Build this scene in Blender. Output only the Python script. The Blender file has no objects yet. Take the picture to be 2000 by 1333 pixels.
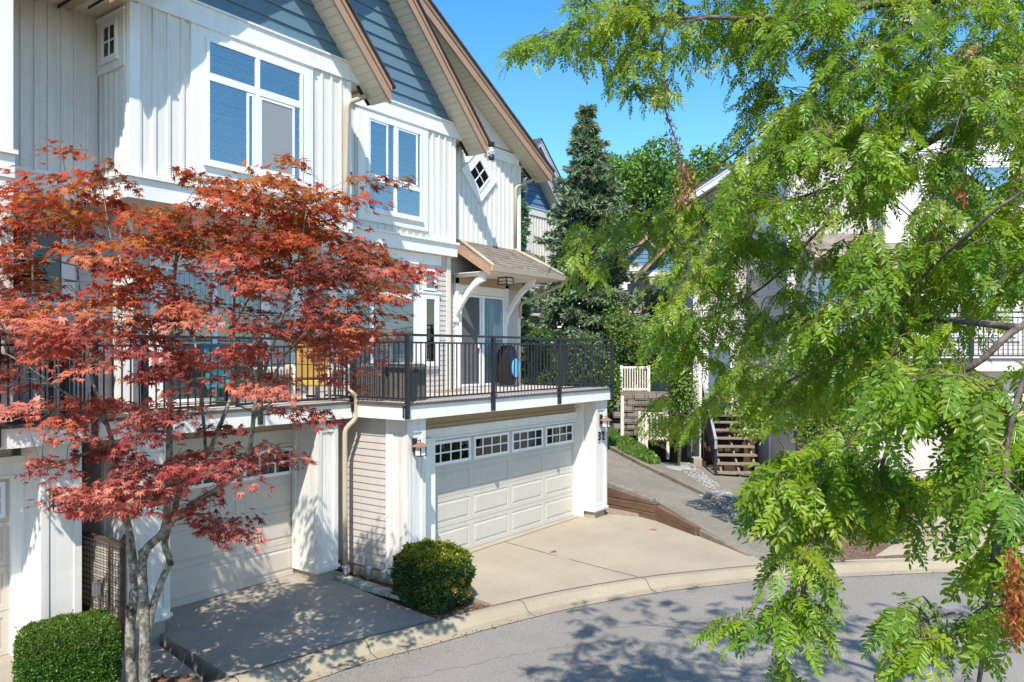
import bpy, math, random
import numpy as np
from mathutils import Vector, Matrix, noise as mnoise

rnd = random.Random(11)
NR = np.random.default_rng(5)
scene = bpy.context.scene
COL = scene.collection

# ------------------------------------------------------------------ camera frame (survey helper)
# world: X runs along the front of the row of houses, Y into the houses, Z up, garage slab at 0
H, F, HY = 3.66, 1500.0, 688.0
_a = math.atan2(1110, 1500); CA, SA = math.cos(_a), math.sin(_a)
FW = Vector((CA, SA, 0)); RT = Vector((SA, -CA, 0)); UP = Vector((0, 0, 1))
def ray(px, py):
    l = (px - 1000) / F
    return Vector((CA + l * SA, SA - l * CA, (HY - py) / F))
def atD(px, py, d): return Vector((0, 0, H)) + ray(px, py) * d
def atY(px, py, y):
    r = ray(px, py); return Vector((0, 0, H)) + r * (y / r.y)
def atX(px, py, x):
    r = ray(px, py); return Vector((0, 0, H)) + r * (x / r.x)
def atZ(px, py, z):
    r = ray(px, py); return Vector((0, 0, H)) + r * ((z - H) / r.z)
SUN = Vector((-1.06, -0.73, 1.68)).normalized()      # towards the sun

# ------------------------------------------------------------------ materials
MATS = {}
def _nodes(name):
    m = bpy.data.materials.new(name); m.use_nodes = True
    nt = m.node_tree; nt.nodes.clear()
    out = nt.nodes.new('ShaderNodeOutputMaterial')
    return m, nt, out
def N(nt, t, **k):
    n = nt.nodes.new(t)
    for a, v in k.items():
        if a in n.inputs.keys(): n.inputs[a].default_value = v
        else: setattr(n, a, v)
    return n
def rgb(c): return (c[0], c[1], c[2], 1)
def mat(name, col, rough=0.6, var=0.08, scale=3.0, bump=0.0, bscale=60.0, spec=0.4, stain=0.0, stain_col=(0.2, 0.18, 0.15), stain_scale=0.8, metal=0.0, speck=0.0, speck_scale=250.0, stretch=None, coord='Object', streak=0.0, streak_col=(0.30, 0.28, 0.23)):
    """paint / plaster / concrete: base colour broken up by noise, fine bump, optional stains and speckle"""
    m, nt, out = _nodes(name)
    b = N(nt, 'ShaderNodeBsdfPrincipled', Roughness=rough, Metallic=metal)
    b.inputs['Specular IOR Level'].default_value = spec
    tc = N(nt, 'ShaderNodeTexCoord'); src = tc.outputs[coord]
    if stretch:
        mp = N(nt, 'ShaderNodeMapping'); mp.inputs['Scale'].default_value = stretch
        nt.links.new(src, mp.inputs[0]); src = mp.outputs[0]
    n1 = N(nt, 'ShaderNodeTexNoise', Scale=scale, Detail=6.0, Roughness=0.6)
    nt.links.new(src, n1.inputs['Vector'])
    mr = N(nt, 'ShaderNodeMapRange'); mr.inputs['From Min'].default_value = 0.3; mr.inputs['From Max'].default_value = 0.7
    nt.links.new(n1.outputs['Fac'], mr.inputs['Value'])
    mx = N(nt, 'ShaderNodeMix', data_type='RGBA')
    mx.inputs[6].default_value = rgb([max(0, c * (1 - var)) for c in col]); mx.inputs[7].default_value = rgb([min(1, c * (1 + var)) for c in col])
    nt.links.new(mr.outputs[0], mx.inputs[0]); cur = mx.outputs[2]
    if speck:
        n3 = N(nt, 'ShaderNodeTexNoise', Scale=speck_scale, Detail=2.0)
        nt.links.new(src, n3.inputs['Vector'])
        r3 = N(nt, 'ShaderNodeMapRange'); r3.inputs['From Min'].default_value = 0.35; r3.inputs['From Max'].default_value = 0.65
        r3.inputs['To Min'].default_value = 1 - speck; r3.inputs['To Max'].default_value = 1 + speck
        nt.links.new(n3.outputs['Fac'], r3.inputs['Value'])
        vm = N(nt, 'ShaderNodeVectorMath', operation='SCALE'); nt.links.new(cur, vm.inputs[0]); nt.links.new(r3.outputs[0], vm.inputs['Scale'])
        cur = vm.outputs[0]
    if stain:
        n2 = N(nt, 'ShaderNodeTexNoise', Scale=stain_scale, Detail=8.0, Roughness=0.65)
        nt.links.new(src, n2.inputs['Vector'])
        r2 = N(nt, 'ShaderNodeMapRange'); r2.inputs['From Min'].default_value = 0.5; r2.inputs['From Max'].default_value = 0.75; r2.inputs['To Max'].default_value = stain
        nt.links.new(n2.outputs['Fac'], r2.inputs['Value'])
        m2 = N(nt, 'ShaderNodeMix', data_type='RGBA'); m2.inputs[7].default_value = rgb(stain_col)
        nt.links.new(r2.outputs[0], m2.inputs[0]); nt.links.new(cur, m2.inputs[6]); cur = m2.outputs[2]
    if streak:
        mp2 = N(nt, 'ShaderNodeMapping'); mp2.inputs['Scale'].default_value = (9.0, 9.0, 0.35); nt.links.new(tc.outputs['Object'], mp2.inputs[0])
        n4 = N(nt, 'ShaderNodeTexNoise', Scale=1.0, Detail=6.0, Roughness=0.7); nt.links.new(mp2.outputs[0], n4.inputs['Vector'])
        r4 = N(nt, 'ShaderNodeMapRange'); r4.inputs['From Min'].default_value = 0.5; r4.inputs['From Max'].default_value = 0.78; r4.inputs['To Max'].default_value = streak
        nt.links.new(n4.outputs['Fac'], r4.inputs['Value'])
        m4 = N(nt, 'ShaderNodeMix', data_type='RGBA'); m4.inputs[7].default_value = rgb(streak_col)
        nt.links.new(r4.outputs[0], m4.inputs[0]); nt.links.new(cur, m4.inputs[6]); cur = m4.outputs[2]
    nt.links.new(cur, b.inputs['Base Color'])
    if bump:
        nb = N(nt, 'ShaderNodeTexNoise', Scale=bscale, Detail=4.0); nt.links.new(src, nb.inputs['Vector'])
        bp = N(nt, 'ShaderNodeBump', Strength=bump, Distance=0.01); nt.links.new(nb.outputs['Fac'], bp.inputs['Height'])
        nt.links.new(bp.outputs[0], b.inputs['Normal'])
    nt.links.new(b.outputs[0], out.inputs[0])
    MATS[name] = m; return m

def glass_mat(name, tint=(0.9, 0.95, 0.95), base=0.1, k=1.6):
    m, nt, out = _nodes(name)
    t = N(nt, 'ShaderNodeBsdfTransparent'); t.inputs[0].default_value = rgb(tint)
    g = N(nt, 'ShaderNodeBsdfGlossy', Roughness=0.015); g.inputs[0].default_value = (0.78, 0.80, 0.80, 1)
    fr = N(nt, 'ShaderNodeFresnel', IOR=1.52)
    tc = N(nt, 'ShaderNodeTexCoord'); nz = N(nt, 'ShaderNodeTexNoise', Scale=1.3, Detail=1.0)
    nt.links.new(tc.outputs['Object'], nz.inputs['Vector'])
    bp = N(nt, 'ShaderNodeBump', Strength=0.06, Distance=0.02); nt.links.new(nz.outputs['Fac'], bp.inputs['Height'])
    nt.links.new(bp.outputs[0], g.inputs['Normal'])
    ma = N(nt, 'ShaderNodeMath', operation='MULTIPLY_ADD'); ma.inputs[1].default_value = k; ma.inputs[2].default_value = base; ma.use_clamp = True
    nt.links.new(fr.outputs[0], ma.inputs[0])
    mx = N(nt, 'ShaderNodeMixShader'); nt.links.new(ma.outputs[0], mx.inputs[0]); nt.links.new(t.outputs[0], mx.inputs[1]); nt.links.new(g.outputs[0], mx.inputs[2])
    nt.links.new(mx.outputs[0], out.inputs[0]); MATS[name] = m; return m

def leaf_mat(name, rough=0.45, trans=0.3, tr_gain=(1.3, 1.25, 0.6), spec=0.35):
    """leaf: own colour from the colour attribute, light passes through"""
    m, nt, out = _nodes(name)
    at = N(nt, 'ShaderNodeAttribute', attribute_name='Col')
    b = N(nt, 'ShaderNodeBsdfPrincipled', Roughness=rough); b.inputs['Specular IOR Level'].default_value = spec
    nt.links.new(at.outputs['Color'], b.inputs['Base Color'])
    tr = N(nt, 'ShaderNodeBsdfTranslucent')
    mu = N(nt, 'ShaderNodeVectorMath', operation='MULTIPLY'); mu.inputs[1].default_value = tr_gain
    nt.links.new(at.outputs['Color'], mu.inputs[0]); nt.links.new(mu.outputs[0], tr.inputs[0])
    mx = N(nt, 'ShaderNodeMixShader'); mx.inputs[0].default_value = trans
    nt.links.new(b.outputs[0], mx.inputs[1]); nt.links.new(tr.outputs[0], mx.inputs[2]); nt.links.new(mx.outputs[0], out.inputs[0])
    MATS[name] = m; return m

def bark_mat(name, col, col2, patch=0.5, scale=9.0):
    m, nt, out = _nodes(name)
    b = N(nt, 'ShaderNodeBsdfPrincipled', Roughness=0.85)
    tc = N(nt, 'ShaderNodeTexCoord')
    n1 = N(nt, 'ShaderNodeTexNoise', Scale=scale, Detail=8.0, Roughness=0.7); nt.links.new(tc.outputs['Object'], n1.inputs['Vector'])
    cr = N(nt, 'ShaderNodeValToRGB'); cr.color_ramp.elements[0].position = patch - 0.1; cr.color_ramp.elements[1].position = patch + 0.12
    cr.color_ramp.elements[0].color = rgb(col); cr.color_ramp.elements[1].color = rgb(col2)
    nt.links.new(n1.outputs['Fac'], cr.inputs[0]); nt.links.new(cr.outputs[0], b.inputs['Base Color'])
    n2 = N(nt, 'ShaderNodeTexNoise', Scale=scale * 6, Detail=5.0); nt.links.new(tc.outputs['Object'], n2.inputs['Vector'])
    bp = N(nt, 'ShaderNodeBump', Strength=0.6, Distance=0.01); nt.links.new(n2.outputs['Fac'], bp.inputs['Height']); nt.links.new(bp.outputs[0], b.inputs['Normal'])
    nt.links.new(b.outputs[0], out.inputs[0]); MATS[name] = m; return m

def shingle_mat(name, c1, c2):
    m, nt, out = _nodes(name)
    b = N(nt, 'ShaderNodeBsdfPrincipled', Roughness=0.9)
    tc = N(nt, 'ShaderNodeTexCoord')
    sp = N(nt, 'ShaderNodeMapping'); sp.inputs['Scale'].default_value = (1, 1, 1); nt.links.new(tc.outputs['Object'], sp.inputs[0])
    vo = N(nt, 'ShaderNodeTexVoronoi', Scale=7.0); nt.links.new(sp.outputs[0], vo.inputs['Vector'])
    nz = N(nt, 'ShaderNodeTexNoise', Scale=180.0, Detail=3.0); nt.links.new(sp.outputs[0], nz.inputs['Vector'])
    ad = N(nt, 'ShaderNodeMath', operation='MULTIPLY_ADD'); ad.inputs[1].default_value = 0.45; nt.links.new(vo.outputs['Color'], ad.inputs[0]); nt.links.new(nz.outputs['Fac'], ad.inputs[2])
    cr = N(nt, 'ShaderNodeValToRGB'); cr.color_ramp.elements[0].position = 0.4; cr.color_ramp.elements[1].position = 0.95
    cr.color_ramp.elements[0].color = rgb(c1); cr.color_ramp.elements[1].color = rgb(c2)
    nt.links.new(ad.outputs[0], cr.inputs[0]); nt.links.new(cr.outputs[0], b.inputs['Base Color'])
    bp = N(nt, 'ShaderNodeBump', Strength=0.5, Distance=0.01); nt.links.new(nz.outputs['Fac'], bp.inputs['Height']); nt.links.new(bp.outputs[0], b.inputs['Normal'])
    nt.links.new(b.outputs[0], out.inputs[0]); MATS[name] = m; return m

def block_mat(name, c1, c2, mortar, sx=0.4, sz=0.2):
    m, nt, out = _nodes(name)
    b = N(nt, 'ShaderNodeBsdfPrincipled', Roughness=0.95)
    tc = N(nt, 'ShaderNodeTexCoord')
    mp = N(nt, 'ShaderNodeMapping'); mp.inputs['Rotation'].default_value = (math.radians(90), 0, 0); nt.links.new(tc.outputs['Object'], mp.inputs[0])
    br = N(nt, 'ShaderNodeTexBrick'); br.inputs['Color1'].default_value = rgb(c1); br.inputs['Color2'].default_value = rgb(c2); br.inputs['Mortar'].default_value = rgb(mortar)
    br.inputs['Scale'].default_value = 1.0; br.inputs['Brick Width'].default_value = sx; br.inputs['Row Height'].default_value = sz; br.inputs['Mortar Size'].default_value = 0.012
    nt.links.new(mp.outputs[0], br.inputs['Vector'])
    nz = N(nt, 'ShaderNodeTexNoise', Scale=25.0, Detail=6.0); nt.links.new(tc.outputs['Object'], nz.inputs['Vector'])
    r = N(nt, 'ShaderNodeMapRange'); r.inputs['To Min'].default_value = 0.6; r.inputs['To Max'].default_value = 1.4; nt.links.new(nz.outputs['Fac'], r.inputs['Value'])
    vm = N(nt, 'ShaderNodeVectorMath', operation='SCALE'); nt.links.new(br.outputs[0], vm.inputs[0]); nt.links.new(r.outputs[0], vm.inputs['Scale'])
    nt.links.new(vm.outputs[0], b.inputs['Base Color'])
    bp = N(nt, 'ShaderNodeBump', Strength=0.8, Distance=0.03); nt.links.new(nz.outputs['Fac'], bp.inputs['Height']); nt.links.new(bp.outputs[0], b.inputs['Normal'])
    nt.links.new(b.outputs[0], out.inputs[0]); MATS[name] = m; return m

mat('trim_white', (0.82, 0.80, 0.745), 0.5, 0.04, 2.5, 0.1, 40, stain=0.12, stain_col=(0.45, 0.43, 0.38), stain_scale=1.5, streak=0.2)
mat('batten_white', (0.73, 0.70, 0.635), 0.55, 0.05, 1.5, 0.08, 50, stain=0.1, stain_col=(0.45, 0.42, 0.36), stain_scale=1.0, streak=0.36)
mat('vinyl_white', (0.82, 0.83, 0.83), 0.35, 0.02, 2)
mat('lap_taupe', (0.535, 0.48, 0.445), 0.6, 0.05, 1.2, 0.1, 80, streak=0.22)
mat('garage_grey', (0.54, 0.51, 0.445), 0.5, 0.03, 1.0, 0.05, 150, streak=0.22)
mat('garage_beige', (0.57, 0.50, 0.425), 0.5, 0.03, 1.0, 0.05, 150, streak=0.22)
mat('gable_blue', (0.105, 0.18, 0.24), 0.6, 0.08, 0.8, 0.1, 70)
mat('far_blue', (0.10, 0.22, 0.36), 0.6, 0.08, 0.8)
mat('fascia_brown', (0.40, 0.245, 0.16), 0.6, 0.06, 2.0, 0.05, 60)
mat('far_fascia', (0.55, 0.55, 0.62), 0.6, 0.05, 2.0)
mat('soffit_beige', (0.70, 0.63, 0.50), 0.65, 0.04, 2.0)
mat('beam_beige', (0.40, 0.30, 0.195), 0.6, 0.05, 2.0)
mat('gutter_beige', (0.45, 0.37, 0.27), 0.45, 0.05, 3.0)
mat('dark_gap', (0.03, 0.025, 0.02), 0.9, 0.1)
mat('interior_dark', (0.022, 0.022, 0.024), 0.9, 0.3, 1.0)
mat('rail_black', (0.018, 0.022, 0.027), 0.4, 0.2, 4.0, spec=0.5)
mat('blind_white', (0.78, 0.80, 0.82), 0.6, 0.04, 1.0)
mat('curtain', (0.55, 0.66, 0.70), 0.8, 0.08, 2.0)
mat('screen_grey', (0.10, 0.10, 0.105), 0.9, 0.1, 4.0)
mat('deck_floor', (0.52, 0.45, 0.41), 0.7, 0.08, 2.0, 0.2, 120, stain=0.2)
mat('deck_edge', (0.09, 0.08, 0.075), 0.7, 0.2, 4.0)
shingle_mat('shingle_brown', (0.10, 0.08, 0.062), (0.27, 0.22, 0.175))
shingle_mat('shingle_dark', (0.03, 0.027, 0.03), (0.10, 0.085, 0.085))
mat('concrete', (0.335, 0.283, 0.208), 0.9, 0.10, 0.9, 0.25, 140, stain=0.35, stain_col=(0.225, 0.18, 0.125), stain_scale=0.7, speck=0.10, speck_scale=120)
mat('concrete_left', (0.32, 0.28, 0.23), 0.9, 0.15, 0.8, 0.3, 140, stain=0.5, stain_col=(0.16, 0.14, 0.12), stain_scale=0.9, speck=0.16, speck_scale=110)
mat('curb_concrete', (0.31, 0.26, 0.185), 0.9, 0.10, 1.2, 0.3, 120, stain=0.4, stain_col=(0.28, 0.24, 0.18), stain_scale=2.2, speck=0.16, speck_scale=90)
mat('asphalt', (0.222, 0.203, 0.18), 0.9, 0.10, 0.7, 0.5, 60, stain=0.35, stain_col=(0.165, 0.158, 0.148), stain_scale=0.9, speck=0.34, speck_scale=75)
mat('path_asphalt', (0.20, 0.18, 0.15), 0.95, 0.16, 0.8, 0.5, 60, stain=0.5, stain_col=(0.12, 0.115, 0.07), stain_scale=1.4, speck=0.4, speck_scale=50)
mat('foundation', (0.36, 0.31, 0.24), 0.9, 0.15, 2.0, 0.3, 60, stain=0.4)
mat('soil', (0.13, 0.085, 0.055), 1.0, 0.5, 14.0, 0.8, 50, speck=0.5, speck_scale=60)
mat('earth', (0.10, 0.105, 0.055), 1.0, 0.4, 2.0, 0.5, 30)
mat('timber', (0.145, 0.083, 0.045), 0.9, 0.5, 3.0, 0.7, 40, stain=0.85, stain_col=(0.06, 0.04, 0.03), stain_scale=3.0, stretch=(1, 1, 5))
mat('timber_grey', (0.20, 0.165, 0.13), 0.9, 0.35, 4.0, 0.5, 50, stain=0.5, stain_col=(0.08, 0.06, 0.05), stain_scale=3.0)
mat('tread_wood', (0.235, 0.185, 0.14), 0.8, 0.2, 5.0, 0.3, 60)
mat('dark_wood', (0.075, 0.045, 0.03), 0.85, 0.3, 5.0)
mat('slate_paver', (0.33, 0.34, 0.30), 0.9, 0.25, 6.0, 0.4, 60)
mat('pebble', (0.62, 0.60, 0.57), 0.8, 0.2, 12.0)
mat('joint', (0.075, 0.062, 0.05), 0.95, 0.2)
mat('bronze', (0.055, 0.04, 0.035), 0.45, 0.2, 10.0, metal=0.4)
mat('copper', (0.36, 0.19, 0.13), 0.5, 0.15, 20.0, metal=0.3)
mat('frosted', (0.72, 0.76, 0.76), 0.25, 0.04, 10.0)
mat('number_black', (0.01, 0.01, 0.012), 0.4, 0.1)
mat('wicker', (0.17, 0.15, 0.135), 0.6, 0.3, 30.0)
mat('wicker_dark', (0.03, 0.028, 0.027), 0.6, 0.3, 30.0)
mat('navy_fabric', (0.012, 0.018, 0.06), 0.9, 0.2, 8.0)
mat('black_fabric', (0.012, 0.011, 0.012), 0.9, 0.2, 8.0)
mat('sky_blue', (0.12, 0.43, 0.75), 0.6, 0.05, 5.0)
mat('yellow_cushion', (0.62, 0.37, 0.09), 0.8, 0.08, 6.0)
mat('teal_plastic', (0.02, 0.22, 0.27), 0.4, 0.05, 5.0)
mat('straw', (0.38, 0.30, 0.19), 0.95, 0.3, 30.0, 0.5, 90)
mat('metal_grey', (0.45, 0.45, 0.46), 0.35, 0.1, 8.0, metal=0.8)
mat('plastic_wrap', (0.03, 0.032, 0.04), 0.25, 0.4, 10.0)
mat('plastic_clear', (0.5, 0.52, 0.55), 0.2, 0.2, 14.0)
mat('cap_brown', (0.13, 0.075, 0.045), 0.7, 0.2)
mat('picket_cream', (0.70, 0.62, 0.52), 0.6, 0.06, 3.0)
mat('gravel_brown', (0.27, 0.21, 0.16), 1.0, 0.3, 20.0)
mat('door_blue', (0.10, 0.15, 0.19), 0.5, 0.05)
mat('meter_grey', (0.28, 0.30, 0.31), 0.5, 0.1)
mat('cream_plastic', (0.62, 0.58, 0.36), 0.5, 0.05)
mat('panel_white', (0.73, 0.71, 0.665), 0.55, 0.06, 1.3, 0.08, 30, stain=0.25, stain_col=(0.40, 0.40, 0.35), stain_scale=1.2, streak=0.5)
block_mat('retaining_block', (0.20, 0.17, 0.14), (0.26, 0.225, 0.19), (0.06, 0.05, 0.04))
glass_mat('window_glass', (0.94, 0.96, 0.96), 0.32, 2.0)
glass_mat('door_glass', (0.72, 0.82, 0.84), 0.07, 1.2)
glass_mat('dark_glass', (0.25, 0.27, 0.28), 0.03, 0.9)
def screen_mat(name, col, fac):
    m, nt, out = _nodes(name); t = N(nt, 'ShaderNodeBsdfTransparent'); d = N(nt, 'ShaderNodeBsdfDiffuse'); d.inputs[0].default_value = rgb(col); mx = N(nt, 'ShaderNodeMixShader'); mx.inputs[0].default_value = fac
    nt.links.new(t.outputs[0], mx.inputs[1]); nt.links.new(d.outputs[0], mx.inputs[2]); nt.links.new(mx.outputs[0], out.inputs[0]); MATS[name] = m
screen_mat('screen_mesh', (0.42, 0.42, 0.42), 0.62)
leaf_mat('maple_leaf', 0.5, 0.36, (1.4, 1.0, 0.8), 0.3)
leaf_mat('locust_leaf', 0.36, 0.48, (1.35, 1.2, 0.45), 0.45)
leaf_mat('needle_leaf', 0.6, 0.12, (1.2, 1.2, 0.7), 0.25)
leaf_mat('shrub_leaf', 0.4, 0.22, (1.3, 1.3, 0.6), 0.4)
bark_mat('maple_bark', (0.075, 0.058, 0.038), (0.33, 0.305, 0.25), 0.50, 15.0)
bark_mat('knot_bark', (0.028, 0.022, 0.016), (0.13, 0.11, 0.085), 0.55, 22.0)
bark_mat('maple_limb', (0.115, 0.10, 0.035), (0.30, 0.27, 0.17), 0.55, 9.0)
bark_mat('locust_bark', (0.05, 0.035, 0.03), (0.20, 0.15, 0.12), 0.5, 14.0)
bark_mat('twig_pink', (0.10, 0.07, 0.045), (0.20, 0.15, 0.10), 0.5, 20.0)
bark_mat('conifer_bark', (0.05, 0.035, 0.025), (0.12, 0.09, 0.07), 0.5, 10.0)

# ------------------------------------------------------------------ object helpers
ORG = {}
def tag(o, label=None, cat=None, group=None, kind=None):
    if label: o['label'] = label
    if cat: o['category'] = cat
    if group: o['group'] = group
    if kind: o['kind'] = kind
    return o
def empty(name, loc, label, cat, rotz=0.0, group=None):
    o = bpy.data.objects.new(name, None); COL.objects.link(o)
    o.location = loc; o.rotation_euler = (0, 0, rotz); o.empty_display_size = 0.2
    ORG[o.name] = Vector(loc) if rotz == 0.0 else None
    return tag(o, label, cat, group)
def link_mesh(name, me, mats, parent=None):
    o = bpy.data.objects.new(name, me); COL.objects.link(o)
    for m in (mats if isinstance(mats, (list, tuple)) else [mats]): me.materials.append(MATS[m])
    if parent is not None: o.parent = parent
    return o
class MB:
    """collects faces of one mesh"""
    def __init__(s): s.v = []; s.f = []; s.mi = []; s.cur = 0
    def add(s, pts, faces):
        n = len(s.v); s.v += [tuple(p) for p in pts]
        for f in faces: s.f.append(tuple(i + n for i in f)); s.mi.append(s.cur)
        return s
    def box(s, x0, x1, y0, y1, z0, z1):
        return s.hexa([(x0, y0, z0), (x1, y0, z0), (x1, y1, z0), (x0, y1, z0), (x0, y0, z1), (x1, y0, z1), (x1, y1, z1), (x0, y1, z1)])
    def hexa(s, p): return s.add(p, [(0, 3, 2, 1), (4, 5, 6, 7), (0, 1, 5, 4), (1, 2, 6, 5), (2, 3, 7, 6), (3, 0, 4, 7)])
    def prism(s, poly, vec):
        n = len(poly); vec = Vector(vec); P = [Vector(p) for p in poly]
        return s.add(P + [p + vec for p in P], [tuple(range(n - 1, -1, -1)), tuple(range(n, 2 * n))] + [(i, (i + 1) % n, n + (i + 1) % n, n + i) for i in range(n)])
    def tube(s, pts, r, n=8):
        P = [Vector(p) for p in pts]; rs = r if isinstance(r, (list, tuple)) else [r] * len(P)
        ring = []; side = None
        for i, p in enumerate(P):
            d = (P[min(i + 1, len(P) - 1)] - P[max(i - 1, 0)])
            d = d.normalized() if d.length > 1e-9 else Vector((0, 0, 1))
            if side is None:
                side = d.cross(Vector((0, 0, 1)) if abs(d.z) < 0.9 else Vector((1, 0, 0))).normalized()
            side = (side - d * side.dot(d)); side = side.normalized() if side.length > 1e-6 else d.orthogonal().normalized()
            up = d.cross(side)
            ring += [p + (side * math.cos(2 * math.pi * k / n) + up * math.sin(2 * math.pi * k / n)) * rs[i] for k in range(n)]
        fs = []
        for i in range(len(P) - 1):
            for k in range(n): fs.append((i * n + k, i * n + (k + 1) % n, (i + 1) * n + (k + 1) % n, (i + 1) * n + k))
        fs.append(tuple(range(n - 1, -1, -1))); fs.append(tuple((len(P) - 1) * n + k for k in range(n)))
        return s.add(ring, fs)
    def lathe(s, c, prof, n=16):
        ring = []
        for r, z in prof: ring += [(c[0] + r * math.cos(2 * math.pi * k / n), c[1] + r * math.sin(2 * math.pi * k / n), c[2] + z) for k in range(n)]
        fs = []
        for i in range(len(prof) - 1):
            for k in range(n): fs.append((i * n + k, i * n + (k + 1) % n, (i + 1) * n + (k + 1) % n, (i + 1) * n + k))
        fs.append(tuple(range(n - 1, -1, -1))); fs.append(tuple((len(prof) - 1) * n + k for k in range(n)))
        return s.add(ring, fs)
    def build(s, name, mats, parent=None, smooth=False, bevel=0.0):
        root = parent
        while root is not None and root.parent is not None: root = root.parent
        off = ORG.get(root.name) if root is not None else None
        V = s.v if off is None else [(x - off.x, y - off.y, z - off.z) for x, y, z in s.v]
        me = bpy.data.meshes.new(name); me.from_pydata(V, [], s.f)
        o = link_mesh(name, me, mats, parent)
        if any(s.mi): me.polygons.foreach_set('material_index', s.mi)
        me.update()
        if smooth: me.polygons.foreach_set('use_smooth', [True] * len(me.polygons))
        if bevel:
            b = o.modifiers.new('Bevel', 'BEVEL'); b.width = bevel; b.segments = 2; b.limit_method = 'ANGLE'
        return o
class Fr:
    """a wall's own frame: u along the wall (right as seen from outside), n outwards, z up"""
    def __init__(s, P, u, n): s.P = Vector(P); s.u = Vector(u).normalized(); s.n = Vector(n).normalized()
    def pt(s, u, n, z): return s.P + s.u * u + s.n * n + UP * z
    def box(s, mb, u0, u1, n0, n1, z0, z1):
        return mb.hexa([s.pt(u0, n1, z0), s.pt(u1, n1, z0), s.pt(u1, n0, z0), s.pt(u0, n0, z0), s.pt(u0, n1, z1), s.pt(u1, n1, z1), s.pt(u1, n0, z1), s.pt(u0, n0, z1)])
    def prism(s, mb, uz, n0, n1):
        return mb.prism([s.pt(u, n0, z) for u, z in uz], s.n * (n1 - n0))
def FY(x, y, z=0.0): return Fr((x, y, z), (1, 0, 0), (0, -1, 0))     # wall that looks towards the street
def FX(x, y, z=0.0): return Fr((x, y, z), (0, -1, 0), (-1, 0, 0))    # wall that looks left

def laps(mb, fr, u0, u1, z0, z1, course=0.115, d=0.014, uL=None, uR=None):
    z = z0
    while z < z1 - 0.01:
        zt = min(z + course, z1)
        a0, a1 = (uL(z), uR(z)) if uL else (u0, u1); b0, b1 = (uL(zt), uR(zt)) if uL else (u0, u1)
        if a1 - a0 > 0.02:
            if b1 < b0: b0 = b1 = (b0 + b1) / 2
            mb.hexa([fr.pt(a0, d, z), fr.pt(a1, d, z), fr.pt(a1, -0.02, z), fr.pt(a0, -0.02, z), fr.pt(b0, 0.001, zt), fr.pt(b1, 0.001, zt), fr.pt(b1, -0.02, zt), fr.pt(b0, -0.02, zt)])
        z += course
    return mb
def battens(mb, fr, u0, u1, z0, z1, step=0.2, w=0.045, d=0.024):
    fr.box(mb, u0, u1, -0.02, 0, z0, z1)
    u = u0 + step * 0.5
    while u + w < u1:
        mb.hexa([fr.pt(u, d, z0), fr.pt(u + w, d, z0), fr.pt(u + w + 0.004, 0, z0), fr.pt(u - 0.004, 0, z0), fr.pt(u, d, z1), fr.pt(u + w, d, z1), fr.pt(u + w + 0.004, 0, z1), fr.pt(u - 0.004, 0, z1)])
        u += step
    return mb
def ringbox(mb, fr, u0, u1, z0, z1, w, n0, n1, wt=None, wb=None):
    wt = wt or w; wb = wb or w
    fr.box(mb, u0, u1, n0, n1, z1 - wt, z1); fr.box(mb, u0, u1, n0, n1, z0, z0 + wb)
    fr.box(mb, u0, u0 + w, n0, n1, z0 + wb, z1 - wt); fr.box(mb, u1 - w, u1, n0, n1, z0 + wb, z1 - wt)

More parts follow.
